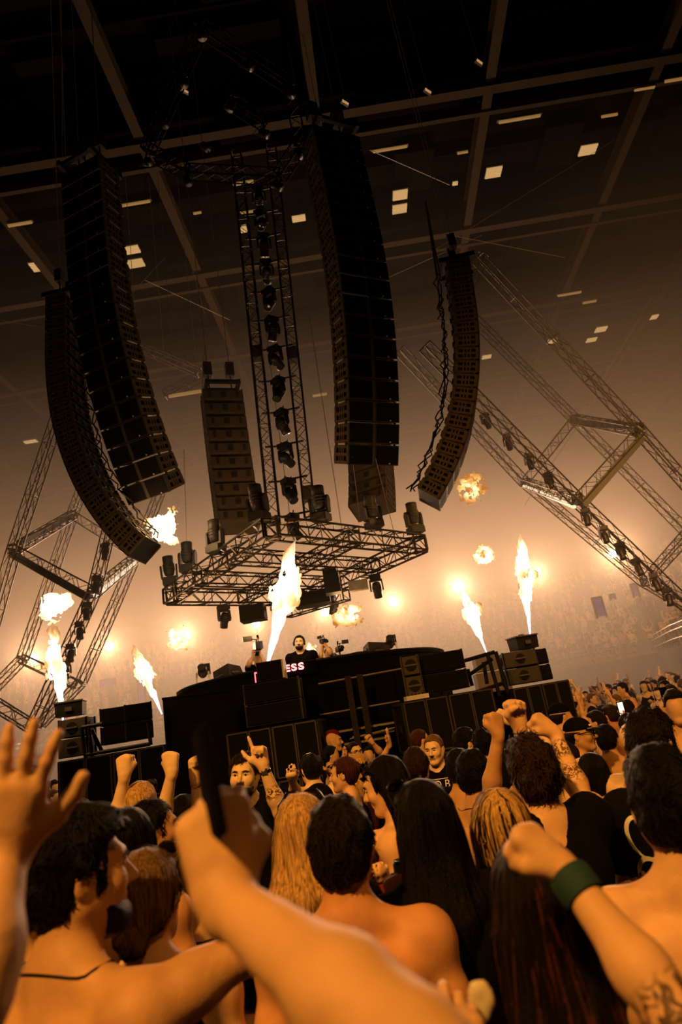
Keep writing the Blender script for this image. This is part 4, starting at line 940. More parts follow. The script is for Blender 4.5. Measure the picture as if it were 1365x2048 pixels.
# ================================================================== PEOPLE
# local body frame: feet at z=0, facing +Y, person's right hand at +X, 1.75 m tall, head centre at z=1.635
HEADZ = 1.635
def unit(v): v = Vector(v); return v.normalized() if v.length > 1e-9 else Vector((0, 0, 1))
def head_frame(yaw=0, pitch=0, roll=0, off=(0, 0.02, HEADZ)):
    """yaw turns the head to the person's left, pitch nods down, roll tips to the right"""
    r = Matrix.Rotation(R_(yaw), 4, 'Z') @ Matrix.Rotation(R_(-pitch), 4, 'X') @ Matrix.Rotation(R_(roll), 4, 'Y')
    return Matrix.Translation(off) @ r
def xf(H):
    r3 = H.to_3x3()
    return (lambda p: H @ Vector(p)), np.array(r3)
def head_prims(H, sex='m', detail=True):
    T, R = xf(H); P = []
    fm = sex == 'f'; jw = 0.9 if fm else 1.0
    P.append(Ell(T((0, -.014, .028)), (.076, .096, .090), R, .02, tag='head'))
    P.append(Ell(T((0, .022, -.02)), (.066*jw, .070, .085), R, .03, tag='head'))
    for s in (-1, 1): P.append(Cone(T((s*.052*jw, -.005, -.045)), T((s*.022*jw, .062, -.094)), .024, .020, .03, tag='head'))
    P.append(Ell(T((0, .070, -.096)), (.024*jw, .022, .020), R, .02, tag='head'))
    if detail:
        for s in (-1, 1): P.append(Cone(T((s*.038, .070, .032)), T((s*.012, .083, .030)), .013, .013, .02, tag='head'))
        for s in (-1, 1): P.append(Ell(T((s*.032, .098, .010)), (.020, .018, .014), R, .016, 's', tag='head'))
        for s in (-1, 1): P.append(Ell(T((s*.040, .062, -.022)), (.024, .020, .022), R, .03, tag='head'))
        P.append(Cone(T((0, .086, .018)), T((0, .112, -.022)), .008, .0125, .010, tag='head'))
        for s in (-1, 1): P.append(Ell(T((s*.013, .099, -.027)), (.009, .011, .008), R, .008, tag='head'))
        P.append(Cone(T((-.020, .082, -.049)), T((.020, .082, -.049)), .0085, .0085, .008, tag='head'))
        P.append(Cone(T((-.016, .081, -.062)), T((.016, .081, -.062)), .0095, .0095, .008, tag='head'))
        P.append(Cone(T((-.022, .0945, -.0555)), T((.022, .0945, -.0555)), .0035, .0035, .004, 's', tag='head'))
    for s in (-1, 1):
        P.append(Ell(T((s*.079, -.012, -.004)), (.010, .020, .031), np.array(H.to_3x3() @ Matrix.Rotation(R_(s*18), 3, 'Z')), .008, tag='ear'))
        if detail: P.append(Ell(T((s*.091, -.006, .0)), (.007, .010, .017), R, .006, 's', tag='ear'))
    return P
def hand_prims(w, d, n, right, pose, L=1.0):
    """w wrist, d pointing direction, n palm normal"""
    w = Vector(w); d = unit(d); n = Vector(n); n = unit(n-d*n.dot(d)); t = d.cross(n) if right else n.cross(d)   # thumb side
    P = []; K = .014
    def add(a, b, ra, rb, k=K): P.append(Cone(a, b, ra*L, rb*L, k*L, tag='hand'))
    lat = [.030, .010, -.011, -.030]; klen = [.088, .092, .087, .078]; fl = [.072, .080, .074, .058]
    C = {'fist': ((88, 100, 65),)*4, 'open': ((4, 8, 6), (0, 6, 5), (3, 8, 6), (8, 10, 8)), 'point': ((2, 5, 3), (86, 100, 60), (90, 100, 60), (92, 100, 60)),
         'relax': ((28, 32, 20), (36, 38, 24), (42, 42, 26), (48, 44, 28)), 'ell': ((0, 4, 3), (80, 95, 55), (88, 100, 60), (60, 80, 40)), 'grip': ((55, 60, 40), (60, 62, 42), (64, 64, 42), (68, 64, 42)),
         'pinch': ((50, 45, 30), (45, 50, 35), (62, 62, 40), (70, 66, 42)), 'limp': ((40, 30, 20), (46, 34, 22), (50, 36, 22), (54, 38, 22))}[pose]
    spread = {'open': 9, 'ell': 3, 'relax': 4}.get(pose, 1.0)
    tips = []
    add(w-d*.012*L, w+d*.02*L, .027, .027)
    for i in range(4):
        k = w+(d*klen[i]+t*lat[i])*L; add(w+(t*lat[i]*.6+d*.012)*L, k, .0165, .0125, .016)
        add(w+(t*lat[i]*.55+d*.045)*L, k, .017, .0115, .016)
        a = R_((1.5-i)*spread); fd = unit(d*math.cos(a)+t*math.sin(a)); ax = fd.cross(n); p = k; ang = 0
        for j, (fr, r0, r1) in enumerate(((.45, .0108, .0096), (.30, .0096, .0088), (.25, .0088, .0074))):
            ang += R_(C[i][j]); q = p+(fd*math.cos(ang)+n*math.sin(ang))*fl[i]*fr*L*(1.15 if j == 0 else 1); add(p, q, r0, r1, .005); p = q
        tips.append((p, fd*math.cos(ang)+n*math.sin(ang), n*math.cos(ang)-fd*math.sin(ang)))
    b = w+(d*.022+t*.024+n*.006)*L
    if pose in ('open', 'ell'): pts = [b, b+(d*.026+t*.030+n*.006)*L, b+(d*.056+t*.052+n*.008)*L, b+(d*.082+t*.062+n*.006)*L]
    elif pose == 'fist' or pose == 'point': pts = [b, b+(d*.030+t*.018+n*.018)*L, b+(d*.046+t*.004+n*.040)*L, b+(d*.050-t*.020+n*.044)*L]
    elif pose in ('grip', 'pinch'): pts = [b, b+(d*.028+t*.022+n*.020)*L, b+(d*.052+t*.016+n*.040)*L, b+(d*.074+t*.006+n*.046)*L]
    else: pts = [b, b+(d*.028+t*.022+n*.012)*L, b+(d*.056+t*.028+n*.022)*L, b+(d*.080+t*.026+n*.026)*L]
    add(w+d*.01*L, pts[1], .017, .0165, .018)
    for (p, q), (r0, r1) in zip(zip(pts[:-1], pts[1:]), ((.0165, .0135), (.0130, .0115), (.0112, .0088))): add(p, q, r0, r1, .006)
    tips.append((pts[3], unit(pts[3]-pts[2]), n))
    return P, tips
def bend(S, T, l1, l2, pole):
    S = Vector(S); T = Vector(T); D = T-S; dist = min(D.length, (l1+l2)*.995); u = unit(D); a = (l1*l1-l2*l2+dist*dist)/(2*dist); h = math.sqrt(max(0, l1*l1-a*a))
    pl = Vector(pole); pl = pl-u*pl.dot(u); pl = unit(pl) if pl.length > 1e-4 else u.orthogonal()
    return S+u*a+pl*h
def body_prims(sex, arms, H, detail=True, build=1.0, back=True):
    """arms: {'R': dict(e=, w=, n=, d=, pose=), ...} in local coordinates (or None -> hanging)"""
    f = sex == 'f'; sw = .165 if f else .195; b = build; P = []
    P.append(Cone((-.075, 0, .93), (.075, 0, .93), .125 if f else .118, k=.05, tag='hip'))
    P.append(Ell((0, .006, 1.08), (.128*b if f else .148*b, .098*b, .17), k=.05, tag='torso'))
    P.append(Ell((0, .002, 1.27), (.145*b if f else .172*b, .112*b, .19), k=.05, tag='torso'))
    if f:
        for s in (-1, 1): P.append(Ell((s*.068, .085, 1.25), (.058, .055, .056), k=.04, tag='torso'))
    else:
        for s in (-1, 1): P.append(Ell((s*.078, .070, 1.305), (.075, .045, .06), k=.05, tag='torso'))
    Hc = H @ Vector((0, -.022, -.05))
    P.append(Cone((0, -.022, 1.40), Hc, .062 if f else .070, .047 if f else .058, .04, tag='neck'))
    tips = {}
    for side, s in (('R', 1), ('L', -1)):
        a = arms.get(side); S = Vector((s*sw, -.012, 1.405))
        if a is None: a = dict(e=(s*(sw+.065), -.045, 1.12), w=(s*(sw+.055), .07, .89), n=(-s, .2, 0), pose='relax')
        w = Vector(a['w'])
        if w.z > 1.45 or a.get('lift'): S = S+Vector((-s*.022, -.005, .055))
        e = Vector(a['e']) if a.get('e') is not None else bend(S, w, .29, .265, a.get('pole', (s*.6, -.1, -1)))
        if a.get('e') is None and (w-e).length > .30: w = e+(w-e).normalized()*.285
        k = a.get('thick', 1.0)*(0.82 if f else 1.0)
        P.append(Cone((s*.045, -.022, 1.475), S+Vector((-s*.015, 0, .012)), .042, .046, .05, tag='trap'))
        P.append(Ell(S, (.066*k, .064*k, .066*k), k=.05, tag='uarm'))
        P.append(Cone((s*.10, -.01, 1.33), S+Vector((0, 0, -.01)), .075*b, .055*k, .05, tag='torso'))
        m = S.lerp(e, .45); P.append(Cone(S, m, .054*k, .050*k, .04, tag='uarm')); P.append(Cone(m, e, .050*k, .039*k, .03, tag='uarm'))
        fd = unit(w-e); m = e.lerp(w, .30); P.append(Cone(e, m, .038*k, .043*k, .03, tag='farm')); P.append(Cone(m, w, .043*k, .0265*k, .03, tag='farm'))
        hp, tp = hand_prims(w, a.get('d', fd), a.get('n', (0, 1, 0)), side == 'R', a.get('pose', 'fist'), a.get('hl', .92 if f else 1.0)); P += hp; tips[side] = tp
        a['_w'] = w; a['_e'] = e; arms[side] = a
        if back and not f: P.append(Ell((s*.085, -.088, 1.30), (.068, .034, .105), k=.05, tag='torso'))
        elif back: P.append(Ell((s*.07, -.078, 1.30), (.055, .028, .09), k=.045, tag='torso'))
    if back: P.append(Cone((0, -.142, 1.05), (0, -.148, 1.40), .022, .018, .05, 's', tag='torso'))
    for s in (-1, 1):
        P.append(Cone((s*.088, 0, .90), (s*.10, .015, .50), .088, .058, .04, tag='leg')); P.append(Cone((s*.10, .015, .50), (s*.10, -.02, .09), .058, .038, .03, tag='leg')); P.append(Cone((s*.10, -.045, .045), (s*.11, .13, .035), .042, .034, .03, tag='leg'))
    P += head_prims(H, sex, detail)
    return P, tips
def hair_prims(H, style, vol=0.0, body_len=.45):
    """closed solid of the hair in body coordinates"""
    T, R = xf(H); P = []
    top = .100+vol
    P.append(Ell(T((0, -.020, .032)), (.087, .106, top), R, .02))
    if vol > .01: P.append(Ell(T((0, .030, .075+vol*.4)), (.068, .066, .045+vol*.4), R, .03))
    if style in ('short', 'quiff', 'crop', 'mohawk'):
        P.append(Ell(T((0, -.062, -.020)), (.066, .050, .062), R, .03))
    face = [RBox(T((0, .125, -.045)), (.10, .060, .092), .03, R, .02, 's'), RBox(T((0, .02, -.135)), (.12, .16, .055), .01, R, .02, 's')]
    ears = [Ell(T((s*.085, -.002, -.022)), (.03, .030, .042), R, .015, 's') for s in (-1, 1)]
    if style in ('short', 'quiff', 'crop'): P += face+ears
    elif style == 'mohawk':
        P += face+ears+[RBox(T((s*.09, 0, .03)), (.045, .2, .2), .01, R, .01, 's') for s in (-1, 1)]
        P.append(Ell(T((0, -.01, .10)), (.028, .10, .05), R, .01))
    elif style == 'bob':
        P.append(Ell(T((0, -.045, -.045)), (.086, .070, .10), R, .03))
        for s in (-1, 1): P.append(Cone(T((s*.072, .0, .02)), T((s*.074, .005, -.10)), .028, .024, .03))
        P.append(RBox(T((0, .125, -.045)), (.07, .055, .092), .03, R, .02, 's')); P.append(RBox(T((0, .0, -.19)), (.2, .2, .045), .01, R, .015, 's'))
    elif style in ('long', 'longside'):
        P.append(Ell(T((0, -.050, -.035)), (.084, .066, .10), R, .03)); P.append(RBox(T((0, .128, -.05)), (.08, .062, .10), .03, R, .02, 's'))
        for i in range(7):
            x = (i-3)/3*.068; a = T((x, -.075+.035*abs(i-3)/3*1.4, -.03)); q = Vector((a.x+x*.55, min(a.y, -.02)-.055, a.z-body_len*(1-.10*abs(i-3)/3))); m = a.lerp(q, .35)+Vector((0, -.030, 0)); P.append(Cone(a, m, .034, .034, .035)); P.append(Cone(m, q, .034, .016, .035))
    elif style == 'pony':
        P.append(Ell(T((0, -.055, -.010)), (.07, .05, .06), R, .03)); P += face+ears
        a = T((0, -.125, .045)); m = a+Vector((0, -.055, -.06)); q = m+Vector((0, -.01, -body_len)); P.append(Cone(T((0, -.10, .045)), a, .03, .022, .02)); P.append(Cone(a, m, .022, .032, .02)); P.append(Cone(m, m.lerp(q, .5), .034, .036, .02)); P.append(Cone(m.lerp(q, .5), q, .036, .012, .02))
    elif style == 'bun':
        P.append(Ell(T((0, -.060, -.018)), (.07, .052, .06), R, .03)); P += face+ears
        P.append(Ell(T((.0, -.112, -.062)), (.042, .036, .036), R, .012)); P.append(Cone(T((-.03, -.128, -.05)), T((.03, -.128, -.08)), .016, .012, .012))
    amp = {'crop': .002, 'short': .007, 'quiff': .011, 'mohawk': .006}.get(style, .005); sc = {'quiff': 38, 'short': 45}.get(style, 42)
    Ri = R.T; c = A3(T((0, 0, 0)))
    def f(Q, D):
        q = (Q-c)@R
        st = np.array((1, 1, .22) if style in ('long', 'bob', 'pony', 'longside') else (1, .6, .6), np.float32)
        return D+amp*(vnoise(q*st, sc, 3.3)+.5*vnoise(q*st, sc*2.3, 9.1))
    P.append(Fn(f)); return P
def strands(name, prims, H, m, parent, n, seg, steps, width, style, seed=0, lift=.002):
    """ribbon locks lying on the hair surface"""
    rs = np.random.RandomState(seed); T, R = xf(H); c = A3(T((0, 0, 0)))
    V, Q = sdf_mesh(prims, .014)
    if len(V) == 0: return None
    p = V[rs.randint(0, len(V), n)].astype(np.float32)+rs.randn(n, 3).astype(np.float32)*.004
    def grad(p):
        e = .004; return np.stack([field(prims, p+d)-field(prims, p-d) for d in np.eye(3, dtype=np.float32)*e], -1)
    crown = A3(T((0, -.05, .115))); dwn = np.array((0, 0, -1), np.float32); fwd = A3(H.to_3x3() @ Vector((0, 1, 0)))
    pts = []; nrm = []; jit = rs.randn(n, 3).astype(np.float32)*(.55 if style in ('quiff', 'short') else .10)
    for k in range(steps):
        g = grad(p); g /= np.linalg.norm(g, axis=1, keepdims=True)+1e-9; d = field(prims, p); p = p-g*(d[:, None]-lift)
        pts.append(p.copy()); nrm.append(g)
        u = p-crown; u /= np.linalg.norm(u, axis=1, keepdims=True)+1e-9
        fl = u*(.8 if style in ('short', 'quiff', 'crop') else .35)+dwn*(.35 if style in ('short', 'quiff', 'crop') else 1.0)+jit
        if style == 'quiff': fl = fl-fwd*.35
        fl = fl-g*(fl*g).sum(1, keepdims=True); fl /= np.linalg.norm(fl, axis=1, keepdims=True)+1e-9
        p = p+fl*seg+(g*seg*.12*k if style in ('quiff', 'short') else 0)
    tuft = {'quiff': .009, 'short': .0035, 'crop': .002}.get(style, .003)*np.abs(rs.randn(n, 1, 1)).astype(np.float32)
    Pt = np.stack(pts, 1); N = np.stack(nrm, 1); Pt = Pt+N*tuft*(np.linspace(0, 1, steps, dtype=np.float32)**1.5)[None, :, None]; tg = np.gradient(Pt, axis=1); sd = np.cross(tg, N); sd /= np.linalg.norm(sd, axis=-1, keepdims=True)+1e-9
    wd = width*np.array([math.sin(PI*(.12+.85*k/(steps-1)))**.7 for k in range(steps)], np.float32)[None, :, None]
    A = Pt-sd*wd; B = Pt+sd*wd; VV = np.stack((A, B), 2).reshape(-1, 3); ii = (np.arange(n)[:, None]*steps+np.arange(steps-1)[None])*2; ii = ii.ravel()
    FF = np.stack((ii, ii+1, ii+3, ii+2), -1)
    o = link(name, np_mesh(name, VV, FF, m), parent); o['kind'] = 'stuff'; return o
def cloth_prims(P, what, sleeve=None, fit=.012, neck=1.475, arms=None, seed=0, hem=.92):
    """garment shell grown from the body solid"""
    tags = {'tee': ('torso', 'hip', 'uarm', 'trap'), 'tank': ('torso', 'hip'), 'bra': ('torso',), 'trousers': ('hip', 'leg')}[what]; out = []
    for p in P:
        if p.tag not in tags or p.op != 'u': continue
        if isinstance(p, Cone): q = Cone(p.a, p.b, p.ra+fit, p.rb+fit, p.k)
        else: q = Ell(p.c, p.r+fit, p.R, p.k)
        out.append(q)
    if what == 'tee':
        out.append(Ell((0, .035, 1.535), (.072, .090, .062), k=.01, op='s')); out.append(RBox((0, 0, hem-1), (2, 2, 1), 0, k=.01, op='s'))
        if arms:
            for s_, a in arms.items():
                S = Vector((.17*(1 if s_ == 'R' else -1), 0, 1.42)); e = Vector(a['_e']); u = unit(e-S); c = S.lerp(e, .78)+u*.25; z = u; x = z.orthogonal().normalized(); out.append(RBox(c, (.13, .13, .25), 0, np.array(basis(x, z.cross(x), z)), .01, 's'))
    elif what == 'tank':
        out.append(Ell((0, .03, 1.50), (.105, .13, .13), k=.01, op='s')); out.append(RBox((0, 0, hem-1), (2, 2, 1), 0, k=.01, op='s'))
        for s in (-1, 1): out.append(Ell((s*.20, 0, 1.42), (.078, .2, .13), k=.01, op='s'))
    elif what == 'bra':
        out.append(RBox((0, 0, 1.27), (1, 1, .075), 0, k=.008, op='i'))
    elif what == 'trousers':
        out.append(RBox((0, 0, 1.99), (2, 2, 1), 0, k=.01, op='s'))
    amp = .006 if what != 'bra' else .002
    def f(Q, D): return D+amp*vnoise(Q*np.array((1, 1, .6), np.float32), 16, seed)+amp*.5*vnoise(Q, 40, seed+4)
    out.append(Fn(f)); return out
def paint(me, m, fn):
    """give the faces whose centres satisfy fn(P) another material (lips, ink)"""
    me.materials.append(M[m]); k = len(me.materials)-1; c = np.zeros(len(me.polygons)*3, np.float32); me.polygons.foreach_get('center', c); c = c.reshape(-1, 3)
    idx = np.zeros(len(me.polygons), np.int32); me.polygons.foreach_get('material_index', idx); idx[fn(c)] = k; me.polygons.foreach_set('material_index', idx); me.update()
def ring(mb, c, x, y, rx, ry, r, n=16):
    pts = [c+x*(rx*math.cos(2*PI*k/n))+y*(ry*math.sin(2*PI*k/n)) for k in range(n+1)]; mb.tube(pts, r, 5, cap=False); return mb
def glasses(H, parent, kind='clear', pos=(0, .098, .012), tilt=0, m='frame_black'):
    G = H @ Matrix.Translation(pos) @ Matrix.Rotation(R_(tilt), 4, 'X'); r3 = G.to_3x3(); T = lambda p: G @ Vector(p)
    mb = MB(); x = r3 @ Vector((1, 0, 0)); z = r3 @ Vector((0, 0, 1))
    for s in (-1, 1): ring(mb, T((s*.034, .004, 0)), x, z, .029, .022, .0032)
    mb.tube([T((-.008, .008, .004)), T((.008, .008, .004))], .003, 5)
    for s in (-1, 1): mb.tube([T((s*.063, .002, .006)), T((s*.080, -.03, .006)), T((s*.083, -.105, 0))], .0035, 5)
    g = mb.build('eyewear', m, parent)
    if kind == 'dark':
        for s in (-1, 1):
            mt = Matrix.Translation(T((s*.034, .004, 0))) @ (r3 @ Matrix.Rotation(R_(-90), 3, 'X')).to_4x4()
            MB().lathe([(.028, 0), (.02, .005), (0, .006)], 14, mt, cap=False).build('lens', 'glass', g, smooth=True)
    return g
PEOPLE = []
def WK(u, v, y): return W(u, v, y*(1.13 if y < 8.5 else 1.0))
def person(head, yaw, label, sex='m', hair='short', hc='hair_dark', top='bare', tc='tee_black', arms=None, hy=0, hp=0, hr=0, skin='skin', vox=.014, hv=.007, vol=0.0, hlen=.45,
           ns=0, sw=.0022, face=False, beard=None, build=1.0, hoff=(0, 0), group='dancers in the near crowd', lean=0, handvox=None, trousers=True, fine=(), z=0.0, root_name='person', detail=None, scale=None, cat='person', headonly=False):
    Ph = WK(*head) if len(head) == 3 else Vector(head[:3]); s = scale or (Ph.z-z)/HEADZ
    fr = rotz(-R_(yaw))                       # facing (sin yaw, cos yaw)
    off = fr @ Vector((hoff[0], .02+hoff[1], 0))*s
    root = empty(root_name, (Ph.x-off.x, Ph.y-off.y, Ph.z-s*HEADZ), -R_(yaw), label, cat, group, scale=s)
    inv = lambda p: (fr.transposed() @ (Vector(p)-root.location))/s
    H = head_frame(hy, hp, hr, (hoff[0], .02+hoff[1], HEADZ)); am = {}
    for k, a in (arms or {}).items():
        b = dict(a); b['w'] = inv(WK(*a['w']) if a.get('px', True) else a['w'])
        if a.get('e') is not None: b['e'] = inv(WK(*a['e']) if a.get('px', True) else a['e'])
        for q in ('n', 'd', 'pole'):
            if a.get(q) is not None: b[q] = fr.transposed() @ Vector(a[q])
        am[k] = b
    P, tips = body_prims(sex, am, H, face if detail is None else detail, build)
    hc_ = H @ Vector((0, 0, 0)); fb = [((hc_.x-.11, hc_.y-.12, hc_.z-.14), (hc_.x+.11, hc_.y+.13, hc_.z+.13), hv)]
    if handvox:
        for k, a in am.items():
            if k in (arms or {}): w = Vector(a['_w']); d = unit(a['d'] if a.get('d') is not None else w-Vector(a['_e'])); c = w+d*.07; fb.append((tuple(c-Vector((.11,)*3)), tuple(c+Vector((.11,)*3)), handvox))
    fb += [((-9, -9, 1.12), (9, 9, 9), vox)]+list(fine)
    # fine() rows limit z only: legs stay coarse
    V, Q = sdf_mesh(P, .034, fb, pad=.05)
    V, Q = cluster(V, Q, V[:, 2] < 1.0, .06)
    if top == 'tee': V, Q = cluster(V, Q, (V[:, 2] > 1.0) & (V[:, 2] < 1.36) & (np.abs(V[:, 0]) < .16), .045)
    me = np_mesh('body', V, Q, skin); body = link('body', me, root)
    if face:
        T, R = xf(H); c = A3(T((0, 0, 0)))
        paint(me, 'lips', lambda C: (lambda q: (np.abs(q[:, 0]) < .024-.25*np.abs(q[:, 2]+.0555)) & (q[:, 2] < -.0425) & (q[:, 2] > -.0685) & (q[:, 1] > .082))((C-c)@R))
        for sx in (-1, 1):
            mt = H @ Matrix.Translation((sx*.031, .0745, .010)); e = MB().lathe([(0.0001, -.013)]+[(.013*math.sin(a), -.013*math.cos(a)) for a in np.linspace(.3, PI-.01, 7)], 12, mt @ Matrix.Rotation(R_(90), 4, 'X')).build('eye', 'eye_white', root, smooth=True)
            MB().lathe([(.0058, .0122), (.003, .0134), (0.0001, .0137)], 10, mt @ Matrix.Rotation(R_(-90), 4, 'X'), cap=False).build('iris', 'iris', e)
            MB().tube([T((sx*.050, .078, .026)), T((sx*.034, .092, .031)), T((sx*.014, .094, .027))], .004, 5, radii=[.002, .0042, .0035]).build('eyebrow', hc if hc != 'hair_blond' else 'hair_lightbrown', root)
            # upper lid
            MB().tube([T((sx*.046, .080, .012)), T((sx*.031, .0895, .0185)), T((sx*.017, .085, .012))], .0032, 5).build('eyelid', skin, root)
    hm = None
    if hair == 'cap':
        T, R = xf(H); cp = [Ell(T((0, -.014, .040)), (.090, .108, .092), R, .01), RBox(T((0, 0, -.045)), (.2, .2, .075), .01, R, .008, 's')]
        cap = sdf_obj('cap', cp, tc if top != 'bare' else 'tee_black', root, .009)
        MB().prism([T(p) for p in ((-.075, .06, .036), (-.060, .125, .030), (-.03, .160, .026), (.03, .160, .026), (.060, .125, .030), (.075, .06, .036))], H.to_3x3() @ Vector((0, -.002, .007))).build('brim', tc if top != 'bare' else 'tee_black', cap)
        hp2 = hair_prims(H, 'short')+[RBox(T((0, 0, .13)), (.2, .2, .10), 0, R, .005, 's')]; sdf_obj('hair', hp2, hc, root, .011)
    elif hair != 'bald':
        hpz = hair_prims(H, hair, vol, hlen); hm = sdf_obj('hair', hpz, hc, root, max(hv*1.2, .008))
        if ns: strands('hair_locks', hpz, H, hc, hm, ns, .016 if hair in ('short', 'quiff', 'crop') else .035, 5 if hair in ('short', 'quiff', 'crop') else 11, sw, hair, len(PEOPLE))
    if beard:
        T, R = xf(H); bp = [Ell(T((0, .058, -.088)), (.050, .046, .042), R, .02)]
        for sx in (-1, 1): bp.append(Cone(T((sx*.064, .005, -.025)), T((sx*.040, .055, -.085)), .012, .020, .03))
        bp.append(Cone(T((-.022, .092, -.040)), T((.022, .092, -.040)), .0065, .0065, .01)); bp.append(Ell(T((0, .108, -.0575)), (.020, .02, .0105), R, .006, 's')); bp.append(RBox(T((0, .04, .035)), (.2, .2, .05), .0, R, .01, 's'))
        bp.append(Fn(lambda Q, D: D+.002*vnoise(Q, 90, 2))); sdf_obj('beard', bp, beard, root, .0075)
    sh = None; shp = None
    if top != 'bare':
        shp = cloth_prims(P, top, arms=am, seed=len(PEOPLE)*1.7); sh = sdf_obj('shirt' if top == 'tee' else 'top', shp, tc, root, max(.013, vox))
    if trousers: sdf_obj('trousers', cloth_prims(P, 'trousers', seed=len(PEOPLE)), 'trousers', root, .045)
    PEOPLE.append(root)
    return dict(root=root, H=H, P=P, tips=tips, body=body, hair=hm, shirt=sh, shp=shp, inv=inv, s=s, arms=am)
def on_surface(prims, pts, d, lift=.004, steps=24):
    """slide points along d onto the surface"""
    p = np.array(pts, np.float32); d = A3(unit(d))
    for _ in range(steps): p = p+d*(np.clip(field(prims, p), -.02, .05))[:, None]
    return p-d*lift
# ------------------------------------------------------------------ the near crowd, one by one
NEAR = dict(vox=.017, hv=.0082)
MID = dict(vox=.024, hv=.012)
def torus_on(parent, name, m, c, axis_, r, t, n=18):
    z = unit(axis_); x = z.orthogonal().normalized(); y = z.cross(x); mb = MB(); ring(mb, Vector(c), x, y, r, r, t, n); return mb.build(name, m, parent)
def head_shades(p, tilt=40, kind='dark', m='frame_black'): return glasses(p['H'], p['root'], kind, (0, .062, .112), tilt, m)
def wristband(p, side, name, m, back=.02, r=.031, t=.006, wide=0):
    w = Vector(p['arms'][side]['_w']); e = Vector(p['arms'][side]['_e']); d = unit(w-e); c = w-d*back
    if wide:
        z = d; x = z.orthogonal().normalized(); mt = Matrix.Translation(c) @ basis(x, z.cross(x), z).to_4x4(); return MB().lathe([(r, -wide), (r+.002, -wide*.5), (r+.002, wide*.5), (r*.97, wide)], 18, mt, cap=False).build(name, m, p['root'], smooth=True)
    return torus_on(p['root'], name, m, c, d, r, t)
def ink(p, side, f, rad, sc=60.0, thr=.5):
    """a tattoo in the skin of one forearm: same skin, with dark ink lines inside a round patch"""
    w = Vector(p['arms'][side]['_w']); e = Vector(p['arms'][side]['_e']); c = e.lerp(w, f); me = p['body'].data; m = me.materials[0].copy(); me.materials[0] = m; n = m.node_tree; bs = n.nodes['Principled BSDF']; old = bs.inputs['Base Color'].links[0].from_socket
    tc = n.nodes.new('ShaderNodeTexCoord'); vd = n.nodes.new('ShaderNodeVectorMath'); vd.operation = 'DISTANCE'; vd.inputs[1].default_value = c; n.links.new(tc.outputs['Object'], vd.inputs[0])
    mr = n.nodes.new('ShaderNodeMapRange'); mr.inputs['From Min'].default_value = rad*.75; mr.inputs['From Max'].default_value = rad; mr.inputs['To Min'].default_value = 1; mr.inputs['To Max'].default_value = 0; n.links.new(vd.outputs['Value'], mr.inputs['Value'])
    nz = n.nodes.new('ShaderNodeTexNoise'); nz.inputs['Scale'].default_value = sc; nz.inputs['Detail'].default_value = 2; nz.inputs['Distortion'].default_value = 1.5; n.links.new(tc.outputs['Object'], nz.inputs['Vector'])
    m2 = n.nodes.new('ShaderNodeMapRange'); m2.inputs['From Min'].default_value = thr-.03; m2.inputs['From Max'].default_value = thr+.03; n.links.new(nz.outputs['Fac'], m2.inputs['Value'])
    mu = n.nodes.new('ShaderNodeMath'); mu.operation = 'MULTIPLY'; n.links.new(mr.outputs[0], mu.inputs[0]); n.links.new(m2.outputs[0], mu.inputs[1])
    mx = n.nodes.new('ShaderNodeMix'); mx.data_type = 'RGBA'; n.links.new(mu.outputs[0], mx.inputs[0]); n.links.new(old, mx.inputs[6]); mx.inputs[7].default_value = (.12, .07, .04, 1); n.links.new(mx.outputs[2], bs.inputs['Base Color'])
def necklace(p, m='metal_ring'):
    pts = [];  P = p['P']
    ang = np.linspace(0, 2*PI, 33); pts = np.stack((.105*np.cos(ang), -.012+.095*np.sin(ang), 1.468+.0*ang-.030*np.sin(ang)), -1).astype(np.float32)
    for _ in range(12):
        dv = field(P, pts); g = np.stack([field(P, pts+q)-field(P, pts-q) for q in np.eye(3, dtype=np.float32)*.004], -1); g /= np.linalg.norm(g, axis=1, keepdims=True)+1e-9; pts = pts-g*(dv[:, None]-.002)
    MB().tube([Vector(q) for q in pts], .0024, 4, cap=False).build('necklace', m, p['root'])

# 1-2 the two bare backs at the bottom
c1 = person((684, 1702, 1.84), 0, 'shirtless man with short dark hair seen from behind, bottom centre', hair='short', hc='hair_dark', skin='skin_flush', ns=1500, vol=.012, vox=.0135, hv=.0075, sw=.0026)
c2 = person((160, 1755, 1.48), 28, 'bearded shirtless man at the bottom left reaching his arm sideways', hair='short', hc='hair_black', skin='skin_tan', hy=-26, beard='hair_black', ns=1500, vol=.014, face=True, vox=.0135, hv=.007, sw=.0026,
            arms={'R': dict(e=(508, 1890, 1.45), w=(650, 1955, 1.6), n=(0, 1, -.3), pose='relax')}); necklace(c2, 'cable')
# 3 blurred hands nearest the camera
hand_l = person((-.62, .50, 1.60), 10, 'person at the left edge raising a spread open hand close to the camera', hair='short', vox=.02, hv=.012, skin='skin', handvox=.0045,
                arms={'L': dict(e=tuple(W(-95, 2130, .60)), w=tuple(W(12, 1800, .70)), n=tuple(_F+_R*.15), d=tuple(_U*1.0+_R*.14), pose='open', px=False, hl=1.04, lift=True)}) if False else None
def arm_person(hpos, yaw, label, side, e, w, n, d, pose, hl=1.0, skin='skin', **kw):
    return person((*hpos, 0), yaw, label, arms={side: dict(e=tuple(e), w=tuple(w), n=tuple(n), d=tuple(d), pose=pose, px=False, hl=hl, lift=True, thick=kw.pop('thick', 1.0))}, skin=skin, vox=kw.pop('vox', .024), hv=.020, handvox=.0052, **kw)
h1 = arm_person((-.78, .62, 1.52), 12, 'person at the left edge raising a spread open hand close to the camera', 'L', W(-62, 2010, .84), W(14, 1706, .95), _F-_R*.1, _U*1.0+_R*.10, 'open', 1.0, top='tee', hair='short', scale=1.0)
